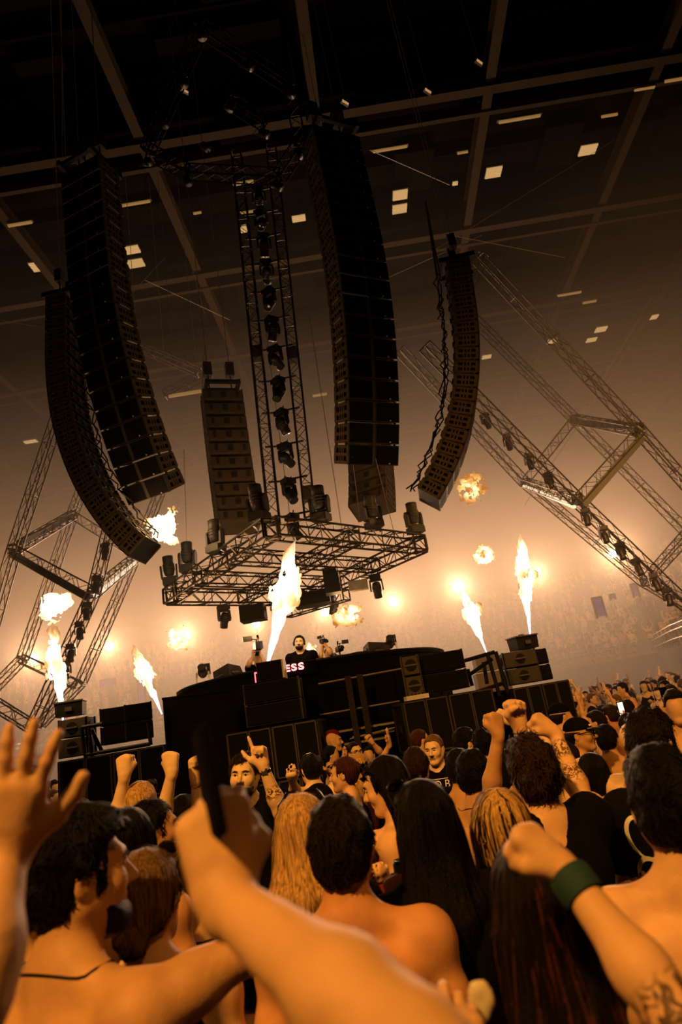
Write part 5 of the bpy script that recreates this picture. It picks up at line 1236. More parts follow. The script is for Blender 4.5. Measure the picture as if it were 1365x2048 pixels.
h2 = arm_person((.52, .10, 1.62), -25, 'person below the camera raising a bare forearm with a fist across the picture', 'L', W(838, 2112, .60), W(450, 1800, .80), _F*1.0-_R*.2, W(424, 1610, .82)-W(450, 1800, .80), 'grip', 1.0, top='tee', hair='short', skin='skin', scale=1.0)
ph = empty('phone', W(418, 1562, .80), 0, 'slim black phone held upright in the blurred raised fist', 'phone')
_z = unit(W(408, 1470, .66)-W(440, 1650, .65)); _y = unit(_F.cross(_z).cross(_z)*-1); _x = _y.cross(_z)
_m = basis(_x, _y, _z) @ Matrix.Rotation(R_(116), 3, 'Z')
sdf_obj('case', [RBox((0, 0, 0), (.030, .0012, .056), .005, np.array(_m), 0)], 'phone_black', ph, .004)
MB().box(_m @ Vector((0, .0066, 0)), (.029, .0004, .056), _m).build('screen', 'phone_black', ph)

# 4-8 left side
p4 = person((300, 1800, 1.78), -6, 'woman with a low brown bun and sunglasses pushed up, seen from behind', 'f', 'bun', 'hair_lightbrown', 'tank', ns=900, hy=-14, sw=.003, skin='skin', **NEAR); head_shades(p4)
p5 = person((258, 1690, 2.40), 5, 'bare-shouldered person with a dark chin-length bob, left of centre', 'f', 'bob', 'hair_black', skin='skin_flush', ns=600, **NEAR)
p6 = person((308, 1662, 2.80), 62, 'shirtless young man with a necklace turned to the right beside the dark bob', hair='short', hc='hair_black', skin='skin_tan', ns=500, face=True, **NEAR); necklace(p6)
p7 = person((284, 1612, 3.65), 4, 'blond person with sunglasses on the head raising both fists by the left subs', hair='short', hc='hair_blond', handvox=.0078, skin='skin_pale',
            arms={'L': dict(e=(232, 1652, 3.6), w=(249, 1552, 3.55), n=(.2, 1, 0), d=(.02, 0, 1), pose='fist', hl=1.05), 'R': dict(e=(322, 1652, 3.6), w=(344, 1545, 3.55), n=(0, 1, 0), d=(-.03, 0, 1), pose='fist', hl=1.05)}, **NEAR); head_shades(p7)
p8 = person((152, 1648, 3.3), 72, 'dark-haired man in profile with one limp hand raised, near the left hand', hair='short', hc='hair_black', face=True, handvox=.0078, arms={'R': dict(e=(196, 1770, 3.0), w=(182, 1668, 3.0), n=(-.6, .8, 0), d=(-.25, 0, 1), pose='limp')}, **NEAR)
person((85, 1715, 2.5), -30, 'dim dark-haired dancer behind the spread hand', hair='bob', hc='hair_black', skin='skin_tan', **MID)
person((40, 1800, 2.0), 15, 'shadowed dancer low at the left edge', hair='short', hc='hair_black', skin='skin_tan', **MID)
person((372, 1632, 3.9), 25, 'shirtless dark-haired dancer half hidden by the raised fist', hair='short', hc='hair_black', skin='skin_tan', **MID)
# 9 the man facing us
p9 = person((489, 1553, 4.0), 184, 'scowling bearded man in a black tee facing the camera with both index fingers up', hair='quiff', hc='hair_brown', top='tee', beard='hair_dark', face=True, vox=.015, hv=.0058, handvox=.007, ns=500, hr=-5, hp=-4, vol=.010, skin='skin_pale', build=1.08,
            arms={'L': dict(e=(562, 1625, 3.80), w=(527, 1532, 3.75), n=(-.15, -1, 0), d=(-.16, -.05, 1), pose='ell', hl=1.05), 'R': dict(e=(402, 1655, 3.80), w=(392, 1556, 3.72), n=(.75, -.6, 0), d=(.10, 0, 1), pose='point', hl=1.1)})
ink(p9, 'L', .42, .062, 50, .47); wristband(p9, 'L', 'watch_strap', 'frame_black', .030, .030, wide=.012); wristband(p9, 'R', 'bracelet', 'metal_ring', .035, .032, .003)
_w = Vector(p9['arms']['L']['_w']); _d = unit(_w-Vector(p9['arms']['L']['_e'])); MB().box(_w-_d*.03+p9['inv'](p9['root'].location+Vector((0, -.030, 0)))*1.0, (.016, .006, .016)).build('watch_face', 'glass', p9['root'])
# 10-20 middle
p10 = person((608, 1668, 2.2), 2, 'woman with very long straight blond hair and black sunglasses on her head', 'f', 'long', 'hair_blond', 'tee', ns=1300, hlen=.42, sw=.0035, skin='skin', **NEAR); head_shades(p10)
p11 = person((622, 1540, 5.3), -28, 'shirtless dark-haired man stretching his arms out by the front sub stack', hair='short', hc='hair_black', skin='skin_pale', arms={'R': dict(e=(664, 1574, 5.4), w=(692, 1580, 5.2), n=(0, 0, -1), pose='relax'), 'L': dict(e=(592, 1588, 5.0), w=(585, 1560, 4.8), n=(0, 1, 0), pose='relax')}, **NEAR); torus_on(p11['root'], 'headphone_band', 'frame_black', p11['H'] @ Vector((0, -.02, .03)), (0, 1, 0), .102, .006)
person((668, 1484, 9.3), 95, 'person with a crimson mohawk beside the front sub stack', hair='mohawk', hc='hair_crimson', top='tee', face=True, vox=.018, hv=.009)
person((664, 1512, 7.8), 80, 'dark-haired person in black lifting a hand to the chin below the mohawk', hair='short', hc='hair_black', top='tee', arms={'L': dict(e=(668, 1560, 7.6), w=(688, 1515, 7.4), n=(-1, 0, 0), pose='relax'), 'R': dict(e=(668, 1548, 7.3), w=(652, 1540, 7.2), n=(0, 0, -1), pose='relax')}, vox=.018, hv=.009)
p14 = person((711, 1506, 7.4), 150, 'short-haired man with glasses facing forward behind the blond ponytail', hair='short', hc='hair_dark', top='tee', face=True, vox=.016, hv=.007, skin='skin_pale'); glasses(p14['H'], p14['root'])
person((738, 1512, 8.2), 185, 'man in black raising a clenched fist in front of the stage steps', hair='short', hc='hair_black', top='tee', handvox=.009, arms={'R': dict(e=(764, 1508, 8.0), w=(744, 1484, 7.9), n=(.3, -1, 0), d=(-.5, 0, .8), pose='fist', hl=1.1), 'L': None} if False else {'L': dict(e=(764, 1508, 8.0), w=(744, 1484, 7.9), n=(.3, -1, 0), d=(-.5, 0, .8), pose='fist', hl=1.1)}, vox=.018, hv=.009)
person((748, 1545, 6.6), 10, 'half hidden dancer raising a flat open hand in front of the stage steps', hair='short', hc='hair_black', top='tee', handvox=.008, arms={'R': dict(e=(756, 1540, 6.5), w=(779, 1490, 6.4), n=(-1, .2, 0), d=(.08, 0, 1), pose='open', hl=1.1)}, vox=.018, hv=.01)
p16 = person((688, 1550, 4.7), -78, 'woman with auburn ponytail and black tank top in profile facing left', 'f', 'pony', 'hair_red', 'tank', face=True, hlen=.40, ns=500, **NEAR)
p17 = person((722, 1538, 5.3), 6, 'person with a pale blond straight ponytail seen from behind', 'f', 'long', 'hair_blond', 'tee', hlen=.28, ns=400, **NEAR)
p18 = person((771, 1572, 3.05), -76, 'long-dark-haired woman in a red top looking down, in profile facing left', 'f', 'longside', 'hair_black', 'tank', 'top_red', face=True, hp=14, hlen=.42, ns=900, vox=.015, hv=.0058, skin='skin',
             arms={'R': dict(e=(668, 1712, 2.75), w=(742, 1748, 2.50), n=(0, 0, 1), pose='grip')}); head_shades(p18); wristband(p18, 'R', 'watch_strap', 'white_plastic', .0, .030, wide=.010)
torus_on(p18['root'], 'earring', 'metal_ring', p18['H'] @ Vector((-.086, -.008, -.055)), (1, 0, 0), .014, .002); torus_on(p18['root'], 'earring', 'metal_ring', p18['H'] @ Vector((.086, -.008, -.055)), (1, 0, 0), .014, .002)
p19 = person((846, 1650, 1.98), -14, 'woman with long straight black hair in a black top holding a can', 'f', 'long', 'hair_black', 'tee', hlen=.60, ns=1400, sw=.003, hy=14, handvox=.0078, arms={'L': dict(e=(802, 1910, 2.05), w=(796, 1818, 2.0), n=(.2, .9, 0), d=(.05, .1, 1), pose='grip', hl=.82)}, **NEAR); head_shades(p19)
can = empty('drink_can', W(810, 1762, 2.30), 0, 'green and white drink can held beside the long black hair', 'can')
MB().lathe([(.024, -.06), (.029, -.054), (.029, .05), (.025, .062), (.022, .060), (0.0, .056)], 16).build('can_body', 'can_green', can, smooth=True); MB().lathe([(.0294, -.04), (.0294, .0)], 16, cap=False).build('label_band', 'white_plastic', can, smooth=True)
p20 = person((640, 1612, 3.7), -20, 'person in a black cap and glasses half hidden behind the dark-haired bare back', hair='cap', hc='hair_brown', top='tee', **NEAR); glasses(p20['H'], p20['root'])
# 21-26 right of centre
p21 = person((869, 1500, 5.5), 196, 'cropped-haired man in a black tee with white block lettering, looking left', hair='crop', hc='hair_lightbrown', top='tee', face=True, vox=.015, hv=.0058, skin='skin_pale', hy=-8, hp=4)
def shirt_text(p, txt, size, x, z, m, sgn=1):
    me = text_mesh(txt, size); bm = bmesh.new(); bm.from_mesh(me); bmesh.ops.triangulate(bm, faces=bm.faces); bmesh.ops.subdivide_edges(bm, edges=[e for e in bm.edges if e.calc_length() > .02], cuts=1); bm.to_mesh(me); bm.free(); n = len(me.vertices); co = np.zeros(n*3, np.float32); me.vertices.foreach_get('co', co); co = co.reshape(-1, 3)
    q = np.stack((-sgn*(co[:, 0]+x), np.full(n, .30*sgn), z+co[:, 1]), -1); q = on_surface(p['shp'], q, (0, -sgn, 0), .011); me.vertices.foreach_set('co', q.astype(np.float32).ravel()); me.materials.append(M[m]); me.update(); return link('shirt_print', me, p['root'])
shirt_text(p21, 'NO B', .085, .0, 1.335, 'print_white')
def shirt_strip(p, x0, x1, z0, z1, m, sgn=1, lift=.009):
    nx, nz = 10, 4; X, Z = np.meshgrid(np.linspace(x0, x1, nx), np.linspace(z0, z1, nz), indexing='ij'); q = np.stack((-sgn*X.ravel(), np.full(nx*nz, .30*sgn), Z.ravel()), -1); q = on_surface(p['shp'], q, (0, -sgn, 0), lift)
    F = [(i*nz+j, i*nz+j+1, (i+1)*nz+j+1, (i+1)*nz+j) for i in range(nx-1) for j in range(nz-1)]; return link('shirt_print', np_mesh('shirt_print', q, F, m), p['root'])
shirt_strip(p21, -.12, .11, 1.402, 1.407, 'print_white'); shirt_strip(p21, -.08, .12, 1.215, 1.318, 'print_white'); 
_t = shirt_text(p21, 'IM', .125, .03, 1.222, 'tee_black'); _t.location = (0, .004, 0)
person((843, 1482, 6.9), 70, 'fair-haired man behind the man in the lettered tee', hair='crop', hc='hair_red', top='tee', **MID)
person((834, 1536, 4.3), 8, 'brown-haired man in black seen from behind in front of the lettered tee', hair='short', hc='hair_brown', top='tee', ns=400, vol=.01, **NEAR)
p24 = person((932, 1487, 5.7), 62, 'dark-haired man with thin glasses looking right beside the sub stack', hair='short', hc='hair_black', top='tee', face=True, vol=.015, vox=.014, hv=.006, skin='skin_pale'); glasses(p24['H'], p24['root'])
person((968, 1492, 5.3), 12, 'dancer with bushy dark hair right of the man with thin glasses', hair='quiff', hc='hair_black', top='tee', vol=.02, ns=300, **MID)
person((922, 1538, 4.0), 25, 'dancer with black hair just right of the lettered tee', hair='short', hc='hair_black', top='bare', skin='skin_tan', **NEAR)
p26 = person((952, 1552, 3.4), 34, 'shirtless man with black hair and a thin chain raising his right fist', hair='short', hc='hair_black', ns=500, skin='skin_tan', handvox=.0078, vol=.008, arms={'R': dict(e=(980, 1602, 3.15), w=(997, 1470, 3.1), n=(-.5, .8, 0), d=(.06, 0, 1), pose='fist', hl=1.05)}, **NEAR); necklace(p26)
# 27-30 raised fists
p27 = person((1066, 1553, 2.5), -16, 'man with wavy brown hair in a black tee raising a tattooed arm, seen from behind', hair='quiff', hc='hair_brown', top='tee', ns=1500, vol=.022, handvox=.0078, vox=.0145, hv=.0075, sw=.003,
             arms={'R': dict(e=(1172, 1612, 2.62), w=(1110, 1466, 2.75), n=(-.7, .5, -.3), d=(-.55, .1, .7), pose='fist', hl=1.05)}); ink(p27, 'R', .38, .066, 60, .50); ink(p27, 'R', .74, .056, 60, .5)
p28 = person((1082, 1530, 3.3), 5, 'hidden dancer raising the highest clenched fist with a thin bracelet', hair='short', hc='hair_dark', handvox=.007, skin='skin', arms={'L': dict(e=(1052, 1560, 3.0), w=(1040, 1452, 2.95), n=(.1, -1, 0), d=(-.06, 0, 1), pose='fist', hl=1.18)}, **NEAR); wristband(p28, 'L', 'bracelet', 'metal_ring', .03, .032, .0035)
p28b = person((1135, 1520, 4.3), -10, 'hidden dancer whose bent arm ends in a fist behind the highest fist', hair='short', hc='hair_dark', skin='skin_pale', handvox=.007, arms={'L': dict(e=(1092, 1488, 4.0), w=(1022, 1442, 4.1), n=(.3, 1, 0), d=(-.7, 0, .5), pose='fist', hl=1.05), 'R': dict(e=(1100, 1560, 4.0), w=(1150, 1530, 3.9), n=(0, 0, -1), pose='fist')}, **MID)
# 31-37 right
p31 = person((1162, 1470, 4.7), 128, 'man in a lettered black cap and round glasses looking right', hair='cap', hc='hair_black', top='bare', face=True, vox=.013, hv=.0055, hy=10, skin='skin_tan'); glasses(p31['H'], p31['root'])
_T = p31['H']; mb = MB(); ring(mb, _T @ Vector((-.022, .088, .062)), _T.to_3x3() @ Vector((1, 0, 0)), _T.to_3x3() @ Vector((0, -.3, 1)), .010, .012, .0028, 12)
for k in range(5): mb.tube([_T @ Vector((-.006+.011*k, .0935-.001*k, .056)), _T @ Vector((-.004+.011*k, .089-.001*k, .068)), _T @ Vector((.001+.011*k, .0935-.001*k, .057))], .0026, 4)
mb.build('cap_lettering', 'print_white', p31['root'])
person((1124, 1433, 6.2), 75, 'man in a plain black cap behind the lettered cap', hair='cap', hc='hair_dark', top='bare', face=True, vox=.016, hv=.008)
person((1188, 1548, 3.7), -4, 'bare-shouldered person with a short black bob behind the tattooed arm', 'f', 'bob', 'hair_black', skin='skin', ns=400, **NEAR)
person((1216, 1480, 5.0), 28, 'shirtless man with black hair seen from behind by the barrier', hair='short', hc='hair_black', skin='skin_tan', ns=300, **NEAR)
p35 = person((1266, 1452, 5.9), 112, 'dark-haired man wearing white-framed sunglasses', hair='short', hc='hair_black', face=True, vox=.015, hv=.007); glasses(p35['H'], p35['root'], 'dark', m='white_plastic')
p36 = person((1308, 1490, 2.75), 14, 'man with swept dark hair in a black tee with a white looped emblem, right edge', hair='quiff', hc='hair_dark', top='tee', ns=1000, vol=.018, face=True, skin='skin', hy=-34, hp=8, vox=.0145, hv=.0075, hoff=(0, .03))
def loops(p):
    mb = []; pts = []
    def lp(cx, cz, rx, rz, rot, n=40, a0=0, a1=360):
        r = [];  c, s = math.cos(R_(rot)), math.sin(R_(rot))
        for k in range(n+1):
            a = R_(a0+(a1-a0)*k/n); x, y = rx*math.cos(a), rz*math.sin(a); r.append((cx+x*c-y*s, cz+x*s+y*c))
        return r
    for i, (cv, wdt) in enumerate(((lp(-.05, 1.33, .045, .075, 15), .008), (lp(.05, 1.35, .05, .07, -30), .007), (lp(-.035, 1.17, .05, .09, 12), .009), (lp(.06, 1.19, .045, .085, -10), .007), ([(-.03+.05*math.sin(k*.12), 1.43-.010*k) for k in range(38)], .011))):
        q = np.array([(x-.105, -.35, z) for x, z in cv], np.float32); t = np.gradient(q, axis=0); nn = np.stack((-t[:, 2], 0*t[:, 0], t[:, 0]), -1); nn /= np.linalg.norm(nn, axis=1, keepdims=True)+1e-9
        wv = wdt*(.55+.45*np.abs(np.sin(np.linspace(0, 5, len(q)))))[:, None]; A = on_surface(p['shp'], q-nn*wv, (0, 1, 0), .012); B = on_surface(p['shp'], q+nn*wv, (0, 1, 0), .012)
        V = np.concatenate((A, B)); n = len(q); F = [(k, k+1, n+k+1, n+k) for k in range(n-1)]; link('shirt_print', np_mesh('shirt_print', V, F, 'print_white'), p['root'])
loops(p36)
person((1278, 1486, 3.5), 58, 'bald shirtless man beside the swept dark hair', hair='bald', skin='skin_pale', face=True, **NEAR)
p38 = person((1338, 1615, 1.66), 14, 'shirtless person with straight dark hair to the nape, large at the right edge', hair='short', hc='hair_black', skin='skin', ns=1500, vol=.02, vox=.0135, hv=.0075, sw=.003)
# 40-42 women at the bottom right
p40 = person((1004, 1662, 2.05), 12, 'woman with streaked blond hair to the neck and a teal neckerchief', 'f', 'bob', 'hair_blond', 'tank', ns=900, sw=.003, skin='skin', hy=22, **NEAR)
strands('hair_streaks', hair_prims(p40['H'], 'bob'), p40['H'], 'hair_dark', p40['hair'], 200, .03, 10, .003, 'bob', 77, .003)
sdf_obj('neckerchief', [Cone((-.055, -.02, 1.505), (.055, -.02, 1.50), .052, .052, .02), Ell((0, -.02, 1.50), (.088, .085, .030), k=.02), Fn(lambda Q, D: D+.006*vnoise(Q, 30, 4))], 'teal_cloth', p40['root'], .010)
torus_on(p40['root'], 'earring', 'metal_ring', p40['H'] @ Vector((-.085, .0, -.05)), (1, 0, 0), .016, .0022)
p41 = person((1085, 1830, 1.24), -4, 'woman with long dark auburn hair raising a hand with red nails, bottom right', 'f', 'long', 'hair_dark', 'tank', ns=2200, hlen=.62, sw=.0035, vox=.011, hv=.007, handvox=.0058, skin='skin', vol=.008,
             arms={'R': dict(e=(1362, 2045, .88), w=(1128, 1738, 1.0), n=(-.75, .55, -.3), d=(-.45, .2, .55), pose='fist', hl=.82, thick=1.0)})
strands('hair_locks_red', hair_prims(p41['H'], 'long', .008, .62), p41['H'], 'hair_red', p41['hair'], 160, .035, 12, .0035, 'long', 78, .0035)
ink(p41, 'R', .02, .060, 40, .48); wristband(p41, 'R', 'wrist_cloth', 'teal_cloth', .028, .031, wide=.020)
torus_on(p41['root'], 'hair_tie', 'skin_flush', p41['H'] @ Vector((.0, -.09, .085)), p41['H'].to_3x3() @ Vector((0, .6, -1)), .026, .006)
for (q, fd, nn) in p41['tips']['R']:
    z = unit(fd); y = unit(nn-z*nn.dot(z)); x = y.cross(z); sdf_obj('fingernail', [Ell(q-y*.0055*.9, (.0062, .0030, .0085), np.array(basis(x, y, z)), 0)], 'nail_red', p41['root'], .0022)
fan = empty('paddle_fan', W(960, 2002, 1.10), 0, 'small pale rounded paddle held up at the bottom right of centre', 'fan')
sdf_obj('paddle', [Ell((0, 0, 0), (.020, .007, .028), k=.01), Fn(lambda Q, D: D+.003*vnoise(Q, 60, 4))], 'pale_box', fan, .004); MB().tube([(-.004, 0, -.03), (-.012, 0, -.075)], .004, 6).build('stick', 'pale_box', fan)
h3 = arm_person((.28, .62, 1.40), 0, 'person out of view below whose fingers hold the pale paddle', 'R', W(1010, 2420, .95), W(934, 2170, 1.06), (0, 1, 0), (.02, 0, 1), 'pinch', .9, top='tee', hair='short', sex='f', scale=.93)

# ------------------------------------------------------------------ on the stage
DZK = SH-1.25
dj = person((599, 1286, 12.35), 180, 'DJ in a black T-shirt with headphones behind the desk', hair='short', hc='hair_dark', top='tee', beard='hair_dark', face=True, vox=.014, hv=.007, z=DZK, hr=-4, group='people on the stage', skin='skin_pale')
_H = dj['H']; mb = MB(); r3 = _H.to_3x3(); pts = [_H @ Vector((.096*math.cos(a), -.01, .015+.115*math.sin(a))) for a in np.linspace(0, PI, 13)]; hd = MB().tube(pts, .008, 6).build('headphone_band', 'frame_black', dj['root'])
for sx in (-1, 1): MB().lathe([(.034, -.014), (.038, 0), (.034, .016)], 12, _H @ Matrix.Translation((sx*.092, -.008, -.004)) @ Matrix.Rotation(R_(90), 4, 'Y')).build('ear_cup', 'frame_black', hd)
MB().box((-.03, .135, 1.30), (.022, .004, .006)).build('shirt_print', 'print_white', dj['root'])
co = person((516, 1316, 12.7), 150, 'camera operator holding a video camera over the head, left of the DJ', hair='cap', hc='hair_dark', top='tee', vox=.018, hv=.010, z=DZK, group='people on the stage', arms={'R': dict(e=(497, 1330, 12.4), w=(507, 1312, 12.35), n=(1, 0, 0), d=(0, 0, 1), pose='grip'), 'L': dict(e=(532, 1330, 12.4), w=(522, 1311, 12.35), n=(-1, 0, 0), d=(0, 0, 1), pose='grip')})
def video_camera(p, rz, label, k=1.0):
    r = empty('video_camera', p, rz, label, 'camera', 'cameras on the stage', scale=k)
    MB().box((0, 0, 0), (.07, .14, .07)).build('body', 'frame_black', r); MB().lathe([(.05, .13), (.055, .17), (.06, .25), (.05, .26)], 12, Matrix.Rotation(R_(90), 4, 'X')).build('lens_barrel', 'frame_black', r)
    MB().tube([(0, -.1, .07), (0, -.1, .13), (0, .1, .13), (0, .1, .07)], .012, 6).build('top_handle', 'frame_black', r)
    m = MB().box((.17, -.05, .16), (.09, .01, .05)).build('monitor', 'frame_black', r); MB().tube([(.0, -.02, .12), (.10, -.04, .15)], .010, 5).build('monitor_arm', 'frame_black', r)
    MB().box((.17, -.062, .16), (.075, .003, .04)).build('screen', 'lens', m)
    MB().tube([(-.02, .02, .13), (-.02, -.02, .20)], .022, 8).build('microphone', 'frame_black', r); MB().tube([(0, 0, -.07), (0, 0, -.18)], .018, 6).build('grip', 'frame_black', r)
    return r
video_camera(W(516, 1292, 12.35), R_(200), 'video camera held overhead left of the DJ'); 
cr_ = person((659, 1308, 12.8), 170, 'camera operator crouching right of the DJ with one arm up', hair='short', hc='hair_lightbrown', top='tee', vox=.018, hv=.010, z=DZK-.2, group='people on the stage', arms={'R': dict(e=(640, 1318, 12.5), w=(645, 1300, 12.5), n=(1, 0, 0), d=(.1, 0, 1), pose='grip'), 'L': dict(e=(662, 1306, 12.5), w=(652, 1291, 12.5), n=(-1, 0, 0), pose='grip')})
video_camera(W(647, 1282, 12.5), R_(150), 'small camera with fuzzy microphone held up right of the DJ', .55); video_camera(W(679, 1298, 12.3), R_(20), 'broadcast camera on the desk right of the DJ', .72)
rf = person((452, 1392, 10.9), 60, 'stagehand mostly hidden behind the draped riser with one hand showing', hair='short', hc='hair_black', top='tee', vox=.02, hv=.012, z=1.0, arms={'R': dict(e=(492, 1418, 10.4), w=(480, 1404, 9.9), n=(0, -1, 0), d=(-.3, 0, -1), pose='limp')}, group='people on the stage')
print('people near', len(PEOPLE), 'tris', sum(len(o.data.polygons)*2 for o in bpy.data.objects if o.type == 'MESH'), time.time()-T0, [round(q.scale[0], 2) for q in PEOPLE])
# ------------------------------------------------------------------ the packed floor and the stands: a dozen figures, copied
cr2 = random.Random(11)
def figure(sex, hair, hc, top, tc, skin, arms, vox, hvv, legs=.05, hy=0, hp=0):
    H = head_frame(hy, hp); am = {}
    for k, (e, w, pose) in arms.items(): am[k] = dict(e=e, w=w, n=(0, 1, 0), pose=pose)
    P, tips = body_prims(sex, am, H, hvv < .012, 1.0, False); out = []
    if vox > .03:
        for k in am: P.append(Ell(Vector(am[k]['_w'])+Vector((0, 0, .05)), (.045, .04, .065), k=.02, tag='hand'))
    hcn = H @ Vector((0, 0, 0)); fb = [((-9, -9, 1.0), (9, 9, 9), vox), ((-.1, -.1, hcn.z-.13), (.1, .14, hcn.z+.13), hvv)]
    out.append(('body', np_mesh('body', *sdf_mesh(P, legs, fb, pad=.1), skin)))
    if hair != 'bald': out.append(('hair', np_mesh('hair', *sdf_mesh(hair_prims(H, hair, .012, .3), max(.013, hvv*1.1)), hc)))
    if top != 'bare': out.append(('shirt', np_mesh('shirt', *sdf_mesh(cloth_prims(P, top, arms=am), max(.024, vox)), tc)))
    out.append(('trousers', np_mesh('trousers', *sdf_mesh(cloth_prims(P, 'trousers'), max(.06, vox*1.2)), 'trousers')))
    return out
UPB = {'R': ((.30, .10, 1.62), (.26, .14, 1.88), 'open'), 'L': ((-.30, .10, 1.62), (-.27, .16, 1.88), 'open')}
UPR = {'R': ((.28, .12, 1.62), (.22, .12, 1.90), 'fist')}
UPL = {'L': ((-.26, .14, 1.65), (-.16, .20, 1.92), 'open')}
FWD = {'R': ((.30, .08, 1.22), (.14, .30, 1.38), 'grip'), 'L': ((-.30, .06, 1.20), (-.10, .30, 1.36), 'grip')}
WID = {'R': ((.42, .02, 1.48), (.58, .08, 1.66), 'open'), 'L': ((-.42, .02, 1.48), (-.60, .06, 1.62), 'open')}
HIP = {'R': ((.36, -.08, 1.20), (.17, .08, 1.04), 'relax'), 'L': ((-.36, -.08, 1.20), (-.17, .08, 1.04), 'relax')}
LOOKS = [('m', 'short', 'hair_dark', 'bare', None, 'skin', {}, 'shirtless dark-haired dancer'), ('m', 'short', 'hair_black', 'bare', None, 'skin_tan', UPB, 'shirtless dancer with both arms up'),
         ('f', 'long', 'hair_brown', 'tank', 'tee_black', 'skin_pale', {}, 'long-haired woman in a black top'), ('m', 'quiff', 'hair_brown', 'bare', None, 'skin_pale', UPR, 'brown-haired dancer raising one fist'),
         ('m', 'crop', 'hair_lightbrown', 'tee', 'tee_black', 'skin', {}, 'cropped-haired man in a black tee'), ('f', 'pony', 'hair_blond', 'tank', 'tee_white', 'skin_pale', UPL, 'blond ponytailed woman raising a hand'),
         ('m', 'short', 'hair_black', 'tee', 'tee_grey', 'skin_tan', FWD, 'man in grey with hands together'), ('m', 'bald', '', 'bare', None, 'skin', HIP, 'bald man with hands on hips'),
         ('f', 'bob', 'hair_black', 'bra', 'tee_black', 'skin', UPB, 'bob-haired woman with both arms up'), ('m', 'short', 'hair_brown', 'bare', None, 'skin_flush', WID, 'dancer spreading both arms wide')]
FIG = [figure(*lk[:7], .024, .0135) for lk in LOOKS]
LOWF = [figure(*lk[:7], .045, .030, .07) for lk in LOOKS]
def place(fig, k, loc, rz, s, label, group, parts=True):
    r = empty('person', loc, rz, label, 'person', group, scale=s)
    for nm, me in fig[k]: link(nm, me, r)
    return r
def proj(p):
    q = Vector(p)-CAM; z = q.dot(_F); return 682.5+FPX*q.dot(_R)/z, 1024-FPX*q.dot(_U)/z
placed = [(Vector((o.location.x, o.location.y))) for o in PEOPLE]
def free(x, y, r): return all((Vector((x, y))-q).length > r for q in placed)
ORD = []; n_floor = 0; tries = 0; ordn = 0
while n_floor < 104 and tries < 6000:
    tries += 1; y = 5.2+cr2.random()**1.15*25; right = cr2.random() < .86
    u = cr2.uniform(1120, 1420) if right else cr2.uniform(-60, 118)
    k = ray(u, 1440-.167*(u-682)); x = k.x/k.y*y
    fx = 11.0+.16*(y-8)
    if x > fx-.5 or not free(x, y, .52+.012*y): continue
    if right and (x < 5.6 and 9.8 < y < 12.6): continue
    if not right and (y < 11.5): continue
    s = cr2.uniform(.94, 1.05); v = proj((x, y, 1.63*s))[1]
    kk = cr2.choice((0, 0, 2, 2, 4, 4, 6, 6, 7, 1, 3, 5, 8, 9, 0, 4))
    if y < 7.5 and kk in (1, 3, 8, 9): kk = cr2.choice((0, 2, 4, 6))
    sc = Vector((-.6, 12.5)); yawz = math.atan2(-(sc.x-x), sc.y-y)+cr2.uniform(-.7, .7)+(PI*.85 if cr2.random() < .3 else 0)
    where = 'in the packed floor crowd beyond the right speaker tower' if right else 'in the far floor crowd at the left edge'
    if right and y < 10: where = 'in the near part of the right-hand crowd'
    ORD.append((place(FIG, kk, (x, y, 0), yawz, s, 'x', 'floor crowd'), LOOKS[kk][7], 'in the right floor crowd' if right else 'in the far left floor crowd', u)); placed.append(Vector((x, y))); n_floor += 1
# people filming
def filmer(u, v, y, yaw, label, plabel, lit, hc='hair_dark', hair='short'):
    p = person((u, v, y), yaw, label, hair=hair, hc=hc, arms={'R': dict(e=(u+4, v+70*6/y, y-.2), w=(u-8, v+22*6/y, y-.28), n=(-1, 0, 0), d=(0, 0, 1), pose='grip')}, vox=.02, hv=.011)
    w = p['root'].matrix_basis @ Vector(p['arms']['R']['_w']); q = empty('phone', w+Vector((-.02, -.03, .12)), R_(12), plabel, 'phone', 'phones in the crowd')
    MB().box((0, 0, 0), (.04, .006, .08)).build('case', 'phone_black', q)
    if lit: MB().lathe([(.012, -.008), (.0, -.010)], 10, Matrix.Rotation(R_(90), 4, 'X') @ Matrix.Translation((0, .05, .016)), cap=False).build('torch_light', 'screen', q); MB().box((0, -.0068, 0), (.034, .0006, .07)).build('screen', 'screen', q)
filmer(1345, 1392, 7.2, 200, 'dark-haired man filming with a raised black phone at the right edge', 'black phone raised at the right edge of the crowd', False)
filmer(1258, 1420, 7.6, 40, 'dancer whose lit phone glows in the right-hand crowd', 'bright glowing phone screen in the right-hand crowd', True)
# ------------------------------------------------------------------ stands
spots = []
for i in range(NROW):
    for p, t in along(offset(DR*i+.45), .62):
        if p.y < 15 or cr2.random() > (.34 if i > 0 else .55): continue
        z = Z0+DZ*i; u, v = proj((p.x, p.y, z+1.2))
        if -30 < u < 1395: spots.append(((Vector((p.x, p.y, z))-CAM).length, p.x, p.y, z, u, v))
def hidden(u, v):
    return (330 < u < 880 and v > 1335) or (120 < u < 320 and v > 1480)
spots = [q for q in sorted(spots) if not hidden(q[4], q[5])]
n_ind = 300-len(PEOPLE)-n_floor
for q in spots[:n_ind]:
    _, x, y, z, u, v = q; kk = cr2.randrange(10); s = cr2.uniform(.93, 1.04); yz = math.atan2(x, 12-y)*1.0
    yawz = math.atan2(-(-.6-x), 12.5-y)+cr2.uniform(-.5, .5)
    sec = 'right' if u > 880 else 'left' if u < 420 else 'rear'
    ORD.append((place(FIG if q in spots[:60] else LOWF, kk, (x, y, z), yawz, s, 'x', 'people in the stands'), LOOKS[kk][7], '%s %s stand rows' % ('front' if z < Z0+1.3 else 'middle' if z < Z0+3.5 else 'upper', sec), u))
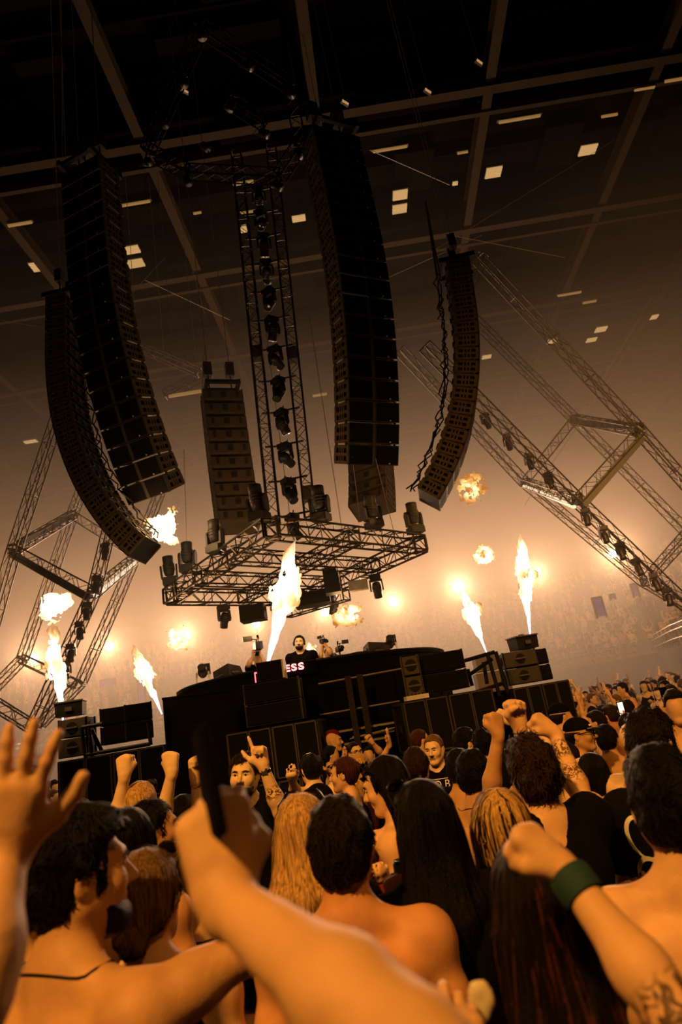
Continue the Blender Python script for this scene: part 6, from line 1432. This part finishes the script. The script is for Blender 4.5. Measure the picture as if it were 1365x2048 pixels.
ORW = 'first second third fourth fifth sixth seventh eighth ninth tenth eleventh twelfth thirteenth fourteenth fifteenth sixteenth seventeenth eighteenth nineteenth twentieth twenty-first twenty-second twenty-third'.split()
for look, wh in sorted({(q[1], q[2]) for q in ORD}):
    qs = sorted((q for q in ORD if q[1] == look and q[2] == wh), key=lambda q: q[3])
    for i, q in enumerate(qs): q[0]['label'] = look+', '+('' if len(qs) == 1 else '%s from left, ' % ORW[min(i, 22)])+wh
# everyone further up: past counting
TINY = [figure(*lk[:7], .105, .075, .17) for lk in LOOKS[:2]+LOOKS[3:5]+LOOKS[7:8]]
acc = {}
for q in spots[n_ind:]:
    _, x, y, z, u, v = q; fig = TINY[cr2.randrange(len(TINY))]; s = cr2.uniform(.93, 1.04); a = math.atan2(-(-.6-x), 12.5-y)+cr2.uniform(-.5, .5)
    for nm, me in fig:
        key = me.materials[0].name; n = len(me.vertices); co = np.zeros(n*3, np.float32); me.vertices.foreach_get('co', co); co = co.reshape(-1, 3)*s
        ca, sa = math.cos(a), math.sin(a); w = np.stack((co[:, 0]*ca-co[:, 1]*sa+x, co[:, 0]*sa+co[:, 1]*ca+y, co[:, 2]+z), -1)
        li = np.zeros(len(me.loops), np.int32); me.loops.foreach_get('vertex_index', li); d = acc.setdefault(key, [[], [], 0]); d[0].append(w); d[1].append(li.reshape(-1, 4)+d[2]); d[2] += n
if acc:
    ms = sorted(acc); V = []; Q = []; mi = []; off = 0
    for j, k in enumerate(ms):
        v = np.concatenate(acc[k][0]); f = np.concatenate(acc[k][1]); V.append(v); Q.append(f+off); mi += [j]*len(f); off += len(v)
    me = np_mesh('crowd', np.concatenate(V), np.concatenate(Q), None)
    for k in ms: me.materials.append(M[k])
    me.polygons.foreach_set('material_index', np.array(mi, np.int32)); me.update()
    prop(link('distant_crowd', me), 'hazy mass of spectators filling the upper rows of the far stands', 'crowd', None, 'stuff')
# ------------------------------------------------------------------ crowd barriers
def barrier(a, b, label):
    A, B = W(*a), W(*b); A.z = B.z = 0; root = empty('crowd_barrier', (A.x, A.y, 0), math.atan2(B.y-A.y, B.x-A.x), label, 'barrier', 'crowd barriers'); L = (B-A).length
    for z in (.12, 1.12): MB().tube([(0, 0, z), (L, 0, z)], .022, 6).build('rail', 'rail', root)
    n = int(L/.12)
    for i in range(n+1): MB().tube([(L*i/n, 0, .12), (L*i/n, 0, 1.12)], .009, 5).build('bar', 'rail', root)
    for i in (0, 1): MB().box((L*i, .0, .03), (.03, .35, .03)).build('foot', 'rail', root)
barrier((1150, 1440, 6.4), (1300, 1415, 6.9), 'steel crowd barrier behind the man in the lettered cap')
barrier((330, 1480, 5.6), (470, 1470, 5.6), 'steel crowd barrier in front of the draped riser')
bpy.context.view_layer.update()
print('PEOPLE', len(PEOPLE), n_floor, n_ind, len(spots), 'unique tris', sum(len(m.polygons)*2 for m in bpy.data.meshes), time.time()-T0)
